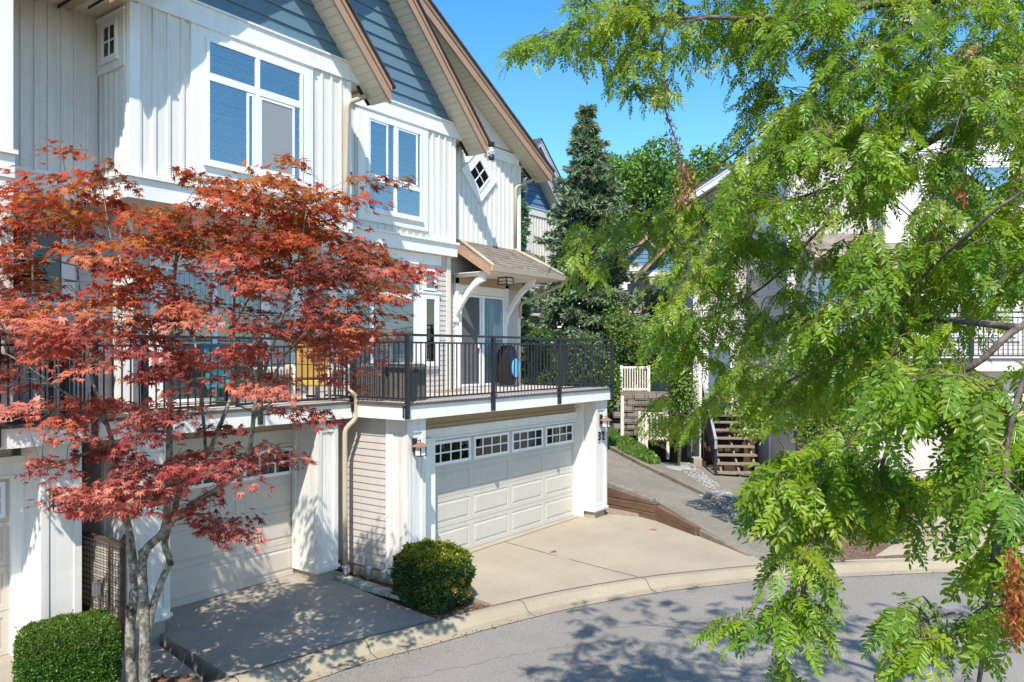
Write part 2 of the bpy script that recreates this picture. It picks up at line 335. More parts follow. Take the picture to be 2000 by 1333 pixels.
def window(root, fr, u0, u1, z0, z1, vm=(), hm=(), trim=0.19, blinds='all', glass='window_glass', muntin=None, back='blind_white', sill=True, sash=()):
    """window > casing, frame, blind, panes; u0..z1 is the frame's outer edge, vm/hm are (pos, width) mullions"""
    m = MB()
    if trim:
        ringbox(m, fr, u0 - trim, u1 + trim, z0 - trim, z1 + trim * 0.6, trim, 0.0, 0.05, wt=trim * 0.6)
        fr.box(m, u0 - trim - 0.03, u1 + trim + 0.03, 0.0, 0.07, z1 + trim * 0.6, z1 + trim * 0.6 + 0.03)
        if sill: fr.box(m, u0 - 0.04, u1 + 0.04, 0.05, 0.09, z0 - 0.05, z0 - 0.003)
    else: fr.box(m, u0, u1, 0, 0.044, z0, z1)
    win = m.build('window', 'trim_white', root)
    m = MB(); ringbox(m, fr, u0, u1, z0, z1, 0.045, 0.045, 0.076)
    for p, w in vm: fr.box(m, p - w / 2, p + w / 2, 0.045, 0.074, z0 + 0.045, z1 - 0.045)
    for (p, w) in hm: fr.box(m, u0 + 0.045, u1 - 0.045, 0.045, 0.072, p - w / 2, p + w / 2)
    for (a, b, c, d) in sash: ringbox(m, fr, a, b, c, d, 0.035, 0.050, 0.068)
    if muntin:
        nu, nz = muntin
        for i in range(1, nu): fr.box(m, u0 + (u1 - u0) * i / nu - 0.011, u0 + (u1 - u0) * i / nu + 0.011, 0.058, 0.070, z0 + 0.045, z1 - 0.045)
        for i in range(1, nz): fr.box(m, u0 + 0.045, u1 - 0.045, 0.058, 0.069, z0 + (z1 - z0) * i / nz - 0.011, z0 + (z1 - z0) * i / nz + 0.011)
    m.build('frame', 'vinyl_white', win)
    m = MB(); fr.box(m, u0 + 0.02, u1 - 0.02, 0.026, 0.028, z0 + 0.02, z1 - 0.02); m.build('backing', 'interior_dark', win)
    if blinds:
        m = MB(); z = z0 + 0.05; jz = random.Random(int((u0 + z0) * 97))
        while z < z1 - 0.05:
            for (a, b) in ([(u0 + 0.04, u1 - 0.04)] if blinds == 'all' else blinds):
                m.add([fr.pt(a, 0.044, z), fr.pt(b, 0.044, z), fr.pt(b, 0.031 + jz.uniform(-.004, .004), z + 0.0275 + jz.uniform(-.003, .002)), fr.pt(a, 0.031 + jz.uniform(-.004, .004), z + 0.0275 + jz.uniform(-.003, .002))], [(0, 1, 2, 3)])
            z += 0.03
        m.build('blind', back, win)
    m = MB(); m.add([fr.pt(u0 + 0.03, 0.056, z0 + 0.03), fr.pt(u1 - 0.03, 0.056, z0 + 0.03), fr.pt(u1 - 0.03, 0.056, z1 - 0.03), fr.pt(u0 + 0.03, 0.056, z1 - 0.03)], [(0, 1, 2, 3)])
    m.build('pane', glass, win)
    return win

def garage_door(root, fr, w, h, cols, material, win_cols=None, rows=4):
    """sectional door: slab with raised panels, a row of small-paned lights on top"""
    m = MB(); fr.box(m, 0, w, -0.04, 0.0, 0, h); rh = h / rows; cw = w / cols
    for r in range(rows):
        z0, z1 = r * rh + 0.004, (r + 1) * rh - 0.004
        # rails and stiles stand 8 mm proud, the panel field is bevelled back up
        fr.box(m, 0, w, 0, 0.010, z0, z0 + 0.075); fr.box(m, 0, w, 0, 0.010, z1 - 0.075, z1)
        for c in range(cols):
            a, b = c * cw, (c + 1) * cw
            fr.box(m, a, a + 0.07, 0, 0.010, z0 + 0.075, z1 - 0.075); fr.box(m, b - 0.07, b, 0, 0.010, z0 + 0.075, z1 - 0.075)
            if r < rows - 1 or win_cols is None:
                p = [(a + 0.085, z0 + 0.09), (b - 0.085, z0 + 0.09), (b - 0.085, z1 - 0.09), (a + 0.085, z1 - 0.09)]
                q = [(a + 0.125, z0 + 0.13), (b - 0.125, z0 + 0.13), (b - 0.125, z1 - 0.13), (a + 0.125, z1 - 0.13)]
                m.add([fr.pt(u, 0.0005, z) for u, z in p] + [fr.pt(u, 0.012, z) for u, z in q], [(4, 5, 6, 7), (0, 1, 5, 4), (1, 2, 6, 5), (2, 3, 7, 6), (3, 0, 4, 7)])
    door = m.build('garage_door', material, root)
    if win_cols:
        z0, z1 = (rows - 1) * rh + 0.055, h - 0.055
        for c in range(cols):
            a, b = c * cw + 0.05, (c + 1) * cw - 0.05
            m = MB(); ringbox(m, fr, a, b, z0, z1, 0.05, 0.011, 0.034)
            for i in range(1, 4): fr.box(m, a + (b - a) * i / 4 - 0.013, a + (b - a) * i / 4 + 0.013, 0.011, 0.028, z0 + 0.05, z1 - 0.05)
            fr.box(m, a + 0.05, b - 0.05, 0.011, 0.027, (z0 + z1) / 2 - 0.013, (z0 + z1) / 2 + 0.013)
            m.build('door_light', 'vinyl_white', door)
            m = MB(); fr.box(m, a + 0.04, b - 0.04, 0.0105, 0.0125, z0 + 0.04, z1 - 0.04); m.build('light_backing', 'interior_dark', door)
            m = MB(); m.add([fr.pt(a + 0.04, 0.018, z0 + 0.04), fr.pt(b - 0.04, 0.018, z0 + 0.04), fr.pt(b - 0.04, 0.018, z1 - 0.04), fr.pt(a + 0.04, 0.018, z1 - 0.04)], [(0, 1, 2, 3)])
            m.build('light_pane', 'dark_glass', door)
    return door

def pillar(root, x0, x1, y0, y1, z0, z1, fmat='panel_white'):
    """square garage pillar with corner boards, a cap and a skirt over a concrete foot"""
    m = MB(); m.box(x0 + 0.02, x1 - 0.02, y0 + 0.02, y1, z0, z1)
    c = 0.085
    m.box(x0, x0 + c, y0, y0 + 0.02, z0, z1); m.box(x1 - c, x1, y0, y0 + 0.02, z0, z1)
    m.box(x0 + c, x1 - c, y0, y0 + 0.02, z1 - 0.22, z1 - 0.003); m.box(x0 + c, x1 - c, y0, y0 + 0.02, z0, z0 + 0.16)
    m.box(x0 - 0.0, x0 + 0.02, y0 + 0.02, y0 + c, z0, z1); m.box(x0, x0 + 0.02, y1 - c, y1, z0, z1)
    m.box(x0, x0 + 0.02, y0 + c, y1 - c, z1 - 0.22, z1 - 0.003); m.box(x0, x0 + 0.02, y0 + c, y1 - c, z0, z0 + 0.16)
    m.box(x0 - 0.025, x1 + 0.025, y0 - 0.025, y0 + 0.0, z0 + 0.03, z0 + 0.075)
    p = m.build('pillar', fmat, root)
    m = MB(); m.box(x0 + 0.05, x1 - 0.04, y0 + 0.05, y1 - 0.02, -0.3, z0 - 0.002); m.build('footing', 'foundation', p)
    return p

def railing(root, A, B, z0, zt, posts=(), foot=None, gap=0.108, end_posts=(False, False)):
    """railing > posts; rails and pickets in one mesh. posts: distances from A, foot: how far down a post is bolted"""
    A, B = Vector(A), Vector(B); d = B - A; L = d.length; u = d / L; n = Vector((u.y, -u.x, 0))
    fr = Fr((A.x, A.y, 0), u, n); m = MB()
    fr.box(m, 0, L, -0.03, 0.03, zt - 0.04, zt); fr.box(m, 0, L, -0.016, 0.016, zt - 0.155, zt - 0.125); fr.box(m, 0, L, -0.016, 0.016, z0 + 0.06, z0 + 0.09)
    k = int(L / gap)
    for i in range(1, k):
        p = L * i / k
        fr.box(m, p - 0.008, p + 0.008, -0.008, 0.008, z0 + 0.09, zt - 0.155)
    r = m.build('railing', 'rail_black', root)
    for p in posts:
        m = MB(); fr.box(m, p - 0.03, p + 0.03, -0.031, 0.031, (z0 if foot is None else foot), zt - 0.041)
        if foot is not None: fr.box(m, p - 0.045, p + 0.045, -0.06, -0.031, foot + 0.02, z0 - 0.02)
        m.build('post', 'rail_black', r)
    return r

def gable(root, Y0, oh, L, A, R, wx0, wx1, zf0, depth=5.0, t=0.30, wallmat='gable_blue', facia='fascia_brown', frieze=True, hide_left=False, course=0.235, bare=False):
    """front gable: L, A, R = (x, z) of the rake boards' lower edge at left eave, apex, right eave"""
    Yf = Y0 - oh; sides = [(R, 1)] if hide_left else [(L, -1), (R, 1)]
    xl = lambda z: L[0] + (z - L[1]) / ((A[1] - L[1]) / (A[0] - L[0])); xr = lambda z: R[0] - (z - R[1]) / ((A[1] - R[1]) / (R[0] - A[0]))
    for E_, s in sides:
        m = MB(); m.prism([(E_[0], Yf, E_[1]), (A[0], Yf, A[1]), (A[0], Yf, A[1] + t), (E_[0], Yf, E_[1] + t)], (0, 0.04, 0))
        m.prism([(E_[0], Yf - 0.022, E_[1] + t * 0.66), (A[0], Yf - 0.022, A[1] + t * 0.66), (A[0], Yf - 0.022, A[1] + t), (E_[0], Yf - 0.022, E_[1] + t)], (0, 0.021, 0))
        m.build('rake_board', facia, root)
        # soffit boards run front to back
        dx, dz = A[0] - E_[0], A[1] - E_[1]; Ls = math.hypot(dx, dz); n = int(Ls / 0.135); m = MB()
        for i in range(n):
            a, b = (i + 0.02) / n, (i + 0.94) / n
            p0 = (E_[0] + dx * a, E_[1] + dz * a + 0.05); p1 = (E_[0] + dx * b, E_[1] + dz * b + 0.05)
            m.prism([(p0[0], Yf + 0.041, p0[1]), (p1[0], Yf + 0.041, p1[1]), (p1[0], Yf + 0.041, p1[1] + 0.015), (p0[0], Yf + 0.041, p0[1] + 0.015)], (0, oh - 0.042, 0))
        so = m.build('soffit', 'soffit_beige', root)
        m = MB(); m.prism([(E_[0], Yf + 0.041, E_[1] + 0.067), (A[0], Yf + 0.041, A[1] + 0.067), (A[0], Yf + 0.041, A[1] + 0.1), (E_[0], Yf + 0.041, E_[1] + 0.1)], (0, oh + 0.05, 0))
        m.build('soffit_backing', 'dark_gap', so)
    m = MB()
    for E_, s in [(L, -1), (R, 1)]:
        ex = E_[0] + s * 0.05; ez = E_[1] - 0.05
        m.prism([(ex, Yf - 0.06, ez + t + 0.002), (A[0], Yf - 0.06, A[1] + t + 0.002), (A[0], Yf - 0.06, A[1] + t + 0.05), (ex, Yf - 0.06, ez + t + 0.05)], (0, depth + oh, 0))
    m.build('roof', 'shingle_dark', root)
    if bare: return
    zb = zf0 + 0.28
    m = MB(); fr = FY(0, Y0)
    if wallmat == 'gable_blue' or wallmat == 'far_blue':
        laps(m, fr, 0, 0, zb, A[1] + 0.04, course, 0.026, lambda z: xl(z - 0.05), lambda z: xr(z - 0.05))
    else:
        ztop = A[1]; fr.prism(m, [(max(xl(zb), wx0 - 0.3), zb), (xr(zb - 0.05), zb), (A[0], ztop + 0.05)], -0.02, 0.0)
        x = A[0] + 0.1
        while x < wx1: fr.box(m, x, x + 0.05, 0.0, 0.014, zb, min(ztop, R[1] + (R[0] - x - 0.05) * (A[1] - R[1]) / (R[0] - A[0])) + 0.04); x += 0.2
    m.build('gable_wall', wallmat, root)
    if frieze:
        m = MB(); l0 = max(xl(zf0 - 0.05), wx0 - 0.2); r0 = xr(zf0 - 0.05)
        if hide_left: l0 = wx0
        fr.prism(m, [(l0, zf0), (r0, zf0), (xr(zb - 0.05), zb), (max(l0, xl(zb - 0.05)), zb)], 0.0, 0.045)
        fr.prism(m, [(l0, zb), (xr(zb - 0.05), zb), (xr(zb), zb + 0.03), (max(l0, xl(zb)), zb + 0.03)], 0.0, 0.07)
        m.build('frieze', 'trim_white', root)
    # boxed eaves at the sides
    for E_, s in sides:
        w = wx1 if s > 0 else wx0; m = MB(); x0, x1 = sorted((w, E_[0] - s * 0.10))
        m.box(x0, x1, Y0 + 0.005, Y0 + depth, zf0 - 0.0, zf0 + 0.03); m.build('eave_soffit', 'soffit_beige', root)
        x0, x1 = sorted((E_[0] - s * 0.10, E_[0] + s * 0.02)); m = MB(); m.box(x0, x1, Yf + 0.045, Y0 + depth, zf0 - 0.06, zf0 + 0.06); m.build('gutter', 'gutter_beige', root)

def downspout(root, pts, r=0.038, m_='gutter_beige'):
    P = [Vector(p) for p in pts]; Q = [P[0]]
    for i in range(1, len(P) - 1):       # rounded elbows
        a, b, c = P[i - 1], P[i], P[i + 1]; la, lc = min(0.09, (a - b).length / 2), min(0.09, (c - b).length / 2)
        p, q = b + (a - b).normalized() * la, b + (c - b).normalized() * lc
        for k in range(5):
            t = k / 4; Q.append(p * (1 - t) ** 2 + b * 2 * t * (1 - t) + q * t * t)
    Q.append(P[-1])
    m = MB(); m.tube(Q, r, 10)
    for p in P[1:-1]: pass
    return m.build('downspout', m_, root, smooth=True)

# ------------------------------------------------------------------ townhouse 32 (right-hand unit, double garage)
h32 = empty('townhouse', (8.85, 9.15, 0), 'townhouse with the double grey garage door, shingled awning and diamond window', 'townhouse', group='townhouses in the front row')
m = MB(); m.box(8.87, 15.0, 9.17, 10.6, -0.5, 2.55); m.box(9.0, 15.26, 11.09, 19, -0.5, 8.2); m.box(8.79, 12.45, 10.79, 12, 5.72, 8.2); m.box(8.79, 12.40, 10.88, 12, 2.9, 5.72); m.build('wall_core', 'lap_taupe', h32)
m = MB(); laps(m, FX(8.85, 10.25), 0, 1.26, 0.10, 2.58); m.build('side_siding', 'lap_taupe', h32)
m = MB(); m.box(8.865, 8.95, 8.99, 10.5, -0.5, 0.097); m.build('foundation', 'foundation', h32)
m = MB(); FX(8.85, 8.99).box(m, -0.09, 0.0, 0, 0.03, 0.06, 2.58); m.build('corner_board', 'trim_white', h32)
pillar(h32, 8.82, 9.24, 8.59, 9.0, 0.12, 2.59); pillar(h32, 14.72, 15.22, 8.59, 9.14, 0.12, 2.59)
m = MB()   # jambs and garage header
m.box(9.24, 9.88, 9.10, 9.168, -0.02, 2.18); m.build('jamb', 'trim_white', h32); m = MB(); m.box(14.68, 14.72, 8.9, 9.168, -0.02, 2.6); m.build('jamb', 'trim_white', h32); m = MB()
m.box(9.24, 9.87, 8.95, 9.10, 0.0, 2.18)
m.build('jamb', 'trim_white', h32)
m = MB(); m.box(9.24, 14.72, 9.075, 9.168, 2.14, 2.315); m.box(9.24, 14.72, 9.04, 9.10, 2.115, 2.145); m.build('header_trim', 'trim_white', h32)
m = MB(); m.box(9.24, 14.72, 9.12, 9.168, 2.315, 2.585); m.box(9.24, 14.72, 9.085, 9.12, 2.36, 2.39); m.build('header_beam', 'beam_beige', h32)
garage_door(h32, FY(9.88, 9.15), 4.80, 2.13, 4, 'garage_grey', win_cols=True)
# deck
m = MB(); m.box(8.68, 15.26, 8.52, 11.06, 2.60, 2.815); m.build('deck_frame', 'beam_beige', h32)
m = MB(); m.box(8.655, 15.24, 8.50, 8.52, 2.59, 2.81); m.box(8.655, 8.68, 8.52, 10.4, 2.59, 2.81); m.box(15.24, 15.262, 8.5, 11.05, 2.59, 2.81); m.build('deck_fascia', 'trim_white', h32)
m = MB(); m.box(8.63, 15.28, 8.47, 11.06, 2.815, 2.845); m.build('deck_edge', 'deck_edge', h32)
m = MB(); m.box(8.67, 15.25, 8.53, 11.06, 2.845, 2.857); m.build('deck_floor', 'deck_floor', h32)
railing(h32, (8.67, 8.47, 0), (15.25, 8.47, 0), 2.85, 3.95, posts=(0.02, 2.21, 4.39, 6.56), foot=2.61)
railing(h32, (8.64, 10.35, 0), (8.64, 8.50, 0), 2.85, 3.95, posts=(0.67,), foot=2.68)
railing(h32, (15.27, 8.50, 0), (15.27, 11.0, 0), 2.85, 3.95, posts=(1.25,), foot=2.68)
# second floor
Yb, Yd = 10.75, 11.07
m = MB(); laps(m, FY(0, 10.85), 8.85, 12.40, 2.86, 5.70, 0.105); laps(m, FY(0, Yd), 12.40, 15.22, 2.86, 6.15, 0.105); m.build('front_siding', 'lap_taupe', h32)
f = FY(0, 10.85); m = MB(); f.box(m, 12.30, 12.42, 0, 0.03, 2.86, 5.68); m.build('corner_board', 'soffit_beige', h32)
m = MB(); FY(0, Yd).box(m, 15.16, 15.28, 0, 0.03, 2.86, 6.1); m.build('corner_board', 'soffit_beige', h32)
window(h32, f, 9.2, 11.30, 3.40, 5.37, vm=((10.10, 0.09),), hm=((4.77, 0.10),), trim=0.12, glass='door_glass')
window(h32, f, 11.57, 11.92, 3.42, 4.80, trim=0.12, blinds=None, glass='door_glass'); window(h32, f, 11.57, 11.92, 4.93, 5.37, trim=0.0, blinds=None, glass='door_glass', sill=False)
m = MB(); f.box(m, 8.95, 12.12, 0, 0.03, 5.47, 5.68); m.build('window_band', 'trim_white', h32)
# sliding door under the awning
f = FY(0, Yd); m = MB(); ringbox(m, f, 12.84, 14.72, 2.86, 5.12, 0.12, 0, 0.035, wt=0.16, wb=0.02); f.box(m, 12.8, 14.76, 0.0, 0.06, 5.12, 5.16)
sd = m.build('patio_door', 'trim_white', h32)
m = MB(); ringbox(m, f, 12.97, 14.59, 2.89, 4.95, 0.05, 0.015, 0.05); f.box(m, 13.74, 13.82, 0.015, 0.055, 2.94, 4.90); f.box(m, 13.66, 13.70, 0.015, 0.06, 2.94, 4.90); m.build('door_frame', 'vinyl_white', sd)
m = MB(); f.box(m, 12.97, 14.6, 0.016, 0.018, 2.89, 4.95); m.build('backing', 'interior_dark', sd)
m = MB(); u = 13.84
while u < 14.53: f.prism(m, [(u, 2.95), (u + 0.075, 2.95), (u + 0.075, 4.89), (u, 4.89)], 0.0185, 0.022 + 0.008 * rnd.random()); u += 0.088
m.build('vertical_blind', 'curtain', sd)
m = MB(); m.add([f.pt(13.02, 0.03, 2.94), f.pt(13.66, 0.03, 2.94), f.pt(13.66, 0.03, 4.9), f.pt(13.02, 0.03, 4.9)], [(0, 1, 2, 3)]); m.build('screen', 'screen_grey', sd)
m = MB(); m.add([f.pt(13.82, 0.03, 2.94), f.pt(14.54, 0.03, 2.94), f.pt(14.54, 0.03, 4.9), f.pt(13.82, 0.03, 4.9)], [(0, 1, 2, 3)]); m.build('pane', 'door_glass', sd)
m = MB(); f.box(m, 13.57, 13.60, 0.05, 0.09, 3.75, 4.05); m.build('handle', 'vinyl_white', sd)
# third floor
m = MB(); battens(m, FY(0, Yb), 8.80, 12.47, 5.70, 8.22, 0.19); m.build('bay_siding', 'batten_white', h32)
m = MB(); battens(m, FY(0, Yd), 12.47, 15.28, 5.90, 8.24, 0.17, 0.04); m.build('upper_siding', 'batten_white', h32)
m = MB(); FY(0, Yb).box(m, 12.40, 12.475, 0, 0.03, 5.98, 8.2); FY(0, Yd).box(m, 15.18, 15.285, 0, 0.03, 5.9, 8.2); FY(0, Yd).box(m, 12.5, 15.2, 0.0, 0.04, 8.2, 8.46); m.build('trim_board', 'trim_white', h32)
m = MB(); FY(0, Yb).box(m, 8.78, 12.50, 0.0, 0.05, 5.69, 5.94); FY(0, Yb).box(m, 8.78, 12.53, 0.0, 0.09, 5.94, 5.985); FY(0, Yb).box(m, 8.78, 12.50, -0.25, -0.003, 5.69, 5.72); m.build('belt_band', 'trim_white', h32)
window(h32, FY(0, Yb), 9.90, 11.38, 6.33, 8.08, vm=((10.635, 0.075),), hm=((6.92, 0.075),), trim=0.21, sash=((9.95, 10.44, 6.97, 8.03), (10.68, 11.26, 6.97, 8.03)), blinds=((9.94, 10.6), (10.67, 11.34)))
# diamond window
c = Vector((13.65, Yd, 7.70)); r2 = math.sqrt(0.5); f = Fr(c, (r2, 0, r2), (0, -1, 0))
f.z = Vector((-r2, 0, r2))
class FrD(Fr):
    def pt(s, u, n, z): return s.P + s.u * u + s.n * n + s.z * z
f = FrD(c, (1, 0, 1), (0, -1, 0)); f.z = Vector((-r2, 0, r2))
m = MB(); ringbox(m, f, -0.44, 0.44, -0.44, 0.44, 0.16, 0, 0.05); f.box(m, -0.47, 0.47, 0, 0.065, 0.44, 0.465); f.box(m, -0.47, 0.47, 0, 0.065, -0.465, -0.44)
dw = m.build('diamond_window', 'trim_white', h32)
m = MB(); ringbox(m, f, -0.28, 0.28, -0.28, 0.28, 0.04, 0.032, 0.065); f.box(m, -0.012, 0.012, 0.046, 0.056, -0.24, 0.24); f.box(m, -0.24, -0.012, 0.046, 0.056, -0.012, 0.012); f.box(m, 0.012, 0.24, 0.046, 0.056, -0.012, 0.012); m.build('frame', 'vinyl_white', dw)
m = MB(); f.box(m, -0.27, 0.27, 0.026, 0.030, -0.27, 0.27); m.build('backing', 'screen_grey', dw)
m = MB(); m.add([f.pt(-0.25, 0.04, -0.25), f.pt(0.25, 0.04, -0.25), f.pt(0.25, 0.04, 0.25), f.pt(-0.25, 0.04, 0.25)], [(0, 1, 2, 3)]); m.build('pane', 'dark_glass', dw)
# gables
gable(h32, Yb, 0.50, (8.2, 9.95), (9.55, 11.30), (12.96, 7.89), 8.80, 12.47, 8.22, depth=5, hide_left=True)
gable(h32, Yd, 0.50, (6.0, 9.5), (9.6, 11.48), (15.96, 7.88), 8.9, 15.28, 8.22, depth=8, wallmat='batten_white', frieze=False, hide_left=True)
# awning roof over the patio door
ax0, ax1 = 12.72, 15.62; ye, ze, yt, zt_ = 9.98, 5.47, 11.06, 6.14
m = MB(); n = 9
for i in range(n):
    t0, t1 = i / n, (i + 1) / n; x = ax0 - 0.03
    y0, z0 = ye + (yt - ye) * t0, ze + (zt_ - ze) * t0; y1, z1 = ye + (yt - ye) * t1, ze + (zt_ - ze) * t1
    while x < ax1 + 0.02:
        w = rnd.uniform(0.14, 0.26); xe = min(x + w, ax1 + 0.03); k = 0.014 + 0.010 * rnd.random(); j = rnd.uniform(-0.012, 0.0)
        m.hexa([(x, y0 + j, z0 + j * 0.6), (xe - 0.004, y0 + j, z0 + j * 0.6), (xe - 0.004, y1, z1), (x, y1, z1), (x, y0 + j, z0 + k), (xe - 0.004, y0 + j, z0 + k), (xe - 0.004, y1, z1 + 0.006), (x, y1, z1 + 0.006)]); x = xe
aw = m.build('awning_roof', 'shingle_brown', h32)
m = MB(); m.hexa([(ax0, ye, ze - 0.03), (ax1, ye, ze - 0.03), (ax1, yt, zt_ - 0.03), (ax0, yt, zt_ - 0.03), (ax0, ye, ze - 0.004), (ax1, ye, ze - 0.004), (ax1, yt, zt_ - 0.004), (ax0, yt, zt_ - 0.004)]); m.build('roof_deck', 'shingle_dark', aw)
m = MB(); m.tube([(ax0 + 0.10, yt - 0.12, zt_ + 0.0), (ax0 + 0.10, ye + 0.05, ze + 0.065), (ax0 + 0.10, ye - 0.02, ze + 0.01)], 0.035, 8); m.build('rain_pipe', 'gutter_beige', aw, smooth=True); m = MB(); m.tube([(14.97, 11.0, 6.14), (15.36, 10.45, 5.80), (15.56, 9.96, 5.50)], 0.035, 8); m.build('rain_pipe', 'gutter_beige', aw, smooth=True)
for xx in (ax0 - 0.035, ax1):
    m = MB(); m.prism([(xx, ye - 0.02, ze - 0.20), (xx, yt, zt_ - 0.20), (xx, yt, zt_ - 0.005), (xx, ye - 0.02, ze - 0.005)], (0.035, 0, 0)); m.build('rake_board', 'fascia_brown', aw)
m = MB(); m.prism([(ax0 + 0.0, ye - 0.002, ze + 0.0), (ax0, ye - 0.075, ze + 0.0), (ax0, ye - 0.06, ze - 0.10), (ax0, ye - 0.002, ze - 0.11)], (ax1 - ax0, 0, 0)); m.build('gutter', 'gutter_beige', aw)
m = MB(); m.box(ax0 + 0.01, ax1 - 0.01, ye + 0.0, yt, ze - 0.11, ze - 0.09); m.build('ceiling', 'soffit_beige', aw)
m = MB(); m.box(12.75, 15.3, 11.0, 11.055, 5.17, 5.36); m.build('fascia_beam', 'beam_beige', aw)
for bx in (12.80, 14.63):    # curved timber brackets
    m = MB(); pts = []
    for i in range(9):
        t = i / 8; pts.append((10.22 + 0.80 * t, 5.33 - 0.80 * t ** 1.7 * 0.95))
    up = [(bx, y, z) for y, z in pts]; lo = [(bx, y + 0.01, z - 0.16) for y, z in reversed(pts)]
    for i in range(8):
        a, b = pts[i], pts[i + 1]
        m.prism([(bx, a[0], a[1]), (bx, b[0], b[1]), (bx, b[0], b[1] - 0.15), (bx, a[0], a[1] - 0.15)], (0.09, 0, 0))
    m.box(bx - 0.015, bx + 0.105, 11.0, 11.058, 4.32, 5.36); m.box(bx - 0.01, bx + 0.10, 10.2, 11.0, 5.30, 5.358)
    m.build('bracket', 'trim_white', aw)
downspout(h32, [(15.56, 9.98, 5.40), (15.55, 9.99, 5.28), (15.22, 11.0, 4.84), (15.22, 11.02, 4.5)], 0.036)
downspout(h32, [(15.84, 10.9, 8.20), (15.84, 10.95, 8.02), (15.02, 11.0, 7.66), (15.02, 11.01, 6.20)], 0.036)
downspout(h32, [(12.84, 10.9, 8.2), (12.84, 10.92, 8.08), (12.60, 11.0, 8.0), (12.53, 11.02, 7.94)], 0.036)

# ------------------------------------------------------------------ townhouse 31 (middle unit, single garage behind the maple)
h31 = empty('townhouse', (5.05, 9.9, 0), 'townhouse behind the red maple with the beige single garage door', 'townhouse', group='townhouses in the front row')
m = MB(); m.box(4.95, 8.84, 10.45, 11.3, -0.5, 2.6); m.box(3.75, 8.8, 11.12, 19, -0.5, 8.2); m.box(5.08, 8.76, 9.93, 12, 5.72, 8.2); m.box(3.7, 5.2, 10.74, 12, 5.72, 8.2); m.build('wall_core', 'lap_taupe', h31)
pillar(h31, 7.98, 8.40, 9.75, 10.40, 0.12, 2.59); pillar(h31, 4.93, 5.50, 9.72, 10.40, 0.12, 2.59)
m = MB(); m.box(8.28, 8.40, 10.40, 10.44, -0.02, 2.18); m.box(5.5, 5.75, 10.36, 10.44, -0.02, 2.18); m.box(8.40, 8.84, 10.25, 10.44, 0.1, 2.6); m.build('jamb', 'trim_white', h31)
m = MB(); m.box(5.5, 8.0, 10.355, 10.44, 2.17, 2.40); m.box(5.5, 8.0, 10.32, 10.36, 2.145, 2.175); m.build('header_trim', 'garage_beige', h31)
m = MB(); m.box(5.5, 8.0, 10.39, 10.44, 2.40, 2.585); m.box(5.5, 8.0, 10.36, 10.39, 2.46, 2.49); m.build('header_beam', 'beam_beige', h31)
garage_door(h31, FY(5.75, 10.43), 2.55, 2.15, 2, 'garage_beige', win_cols=True)
m = MB(); laps(m, FX(4.95, 11.6), 0, 1.3, 0.0, 2.58); m.build('side_siding', 'lap_taupe', h31)
m = MB(); m.box(4.5, 8.62, 9.70, 11.1, 2.60, 2.80); m.build('deck_frame', 'beam_beige', h31)
m = MB(); m.box(4.5, 8.64, 9.68, 9.70, 2.57, 2.80); m.build('deck_fascia', 'trim_white', h31)
m = MB(); m.box(4.5, 8.63, 9.65, 11.1, 2.80, 2.83); m.build('deck_edge', 'deck_edge', h31)
m = MB(); m.box(4.5, 8.63, 9.71, 11.1, 2.83, 2.842); m.build('deck_floor', 'deck_floor', h31)
railing(h31, (4.5, 9.66, 0), (8.60, 9.66, 0), 2.84, 3.88, posts=(0.0, 0.62, 2.35), foot=2.60)
m = MB(); laps(m, FY(0, 11.1), 3.7, 8.8, 2.85, 5.72, 0.105); m.build('front_siding', 'lap_taupe', h31)
m = MB(); FY(0, 11.1).box(m, 5.40, 5.60, 0, 0.22, 2.85, 5.69); m.build('corner_board', 'trim_white', h31)
m = MB(); FY(0, 11.1).box(m, 8.45, 8.78, 0, 0.05, 2.85, 5.69); m.build('corner_board', 'trim_white', h31)
f = FY(0, 11.1); m = MB(); ringbox(m, f, 5.95, 8.05, 2.86, 5.10, 0.13, 0, 0.035, wb=0.02); f.box(m, 5.9, 8.1, 0, 0.06, 5.1, 5.3); pd = m.build('patio_door', 'trim_white', h31)
m = MB(); ringbox(m, f, 6.09, 7.91, 2.89, 4.96, 0.05, 0.015, 0.05); f.box(m, 6.96, 7.04, 0.015, 0.055, 2.94, 4.91); m.build('door_frame', 'vinyl_white', pd)
m = MB(); f.box(m, 6.1, 7.9, 0.016, 0.018, 2.9, 4.95); m.build('backing', 'interior_dark', pd)
m = MB(); u = 6.15
while u < 7.8: f.prism(m, [(u, 2.95), (u + 0.075, 2.95), (u + 0.075, 4.89), (u, 4.89)], 0.0185, 0.022 + 0.008 * rnd.random()); u += 0.088
m.build('vertical_blind', 'curtain', pd)
m = MB(); m.add([f.pt(6.12, 0.03, 2.92), f.pt(7.88, 0.03, 2.92), f.pt(7.88, 0.03, 4.93), f.pt(6.12, 0.03, 4.93)], [(0, 1, 2, 3)]); m.build('pane', 'door_glass', pd)
window(h31, f, 3.95, 4.75, 4.4, 5.35, trim=0.14, blinds=None, muntin=(2, 2), glass='dark_glass', back='interior_dark')
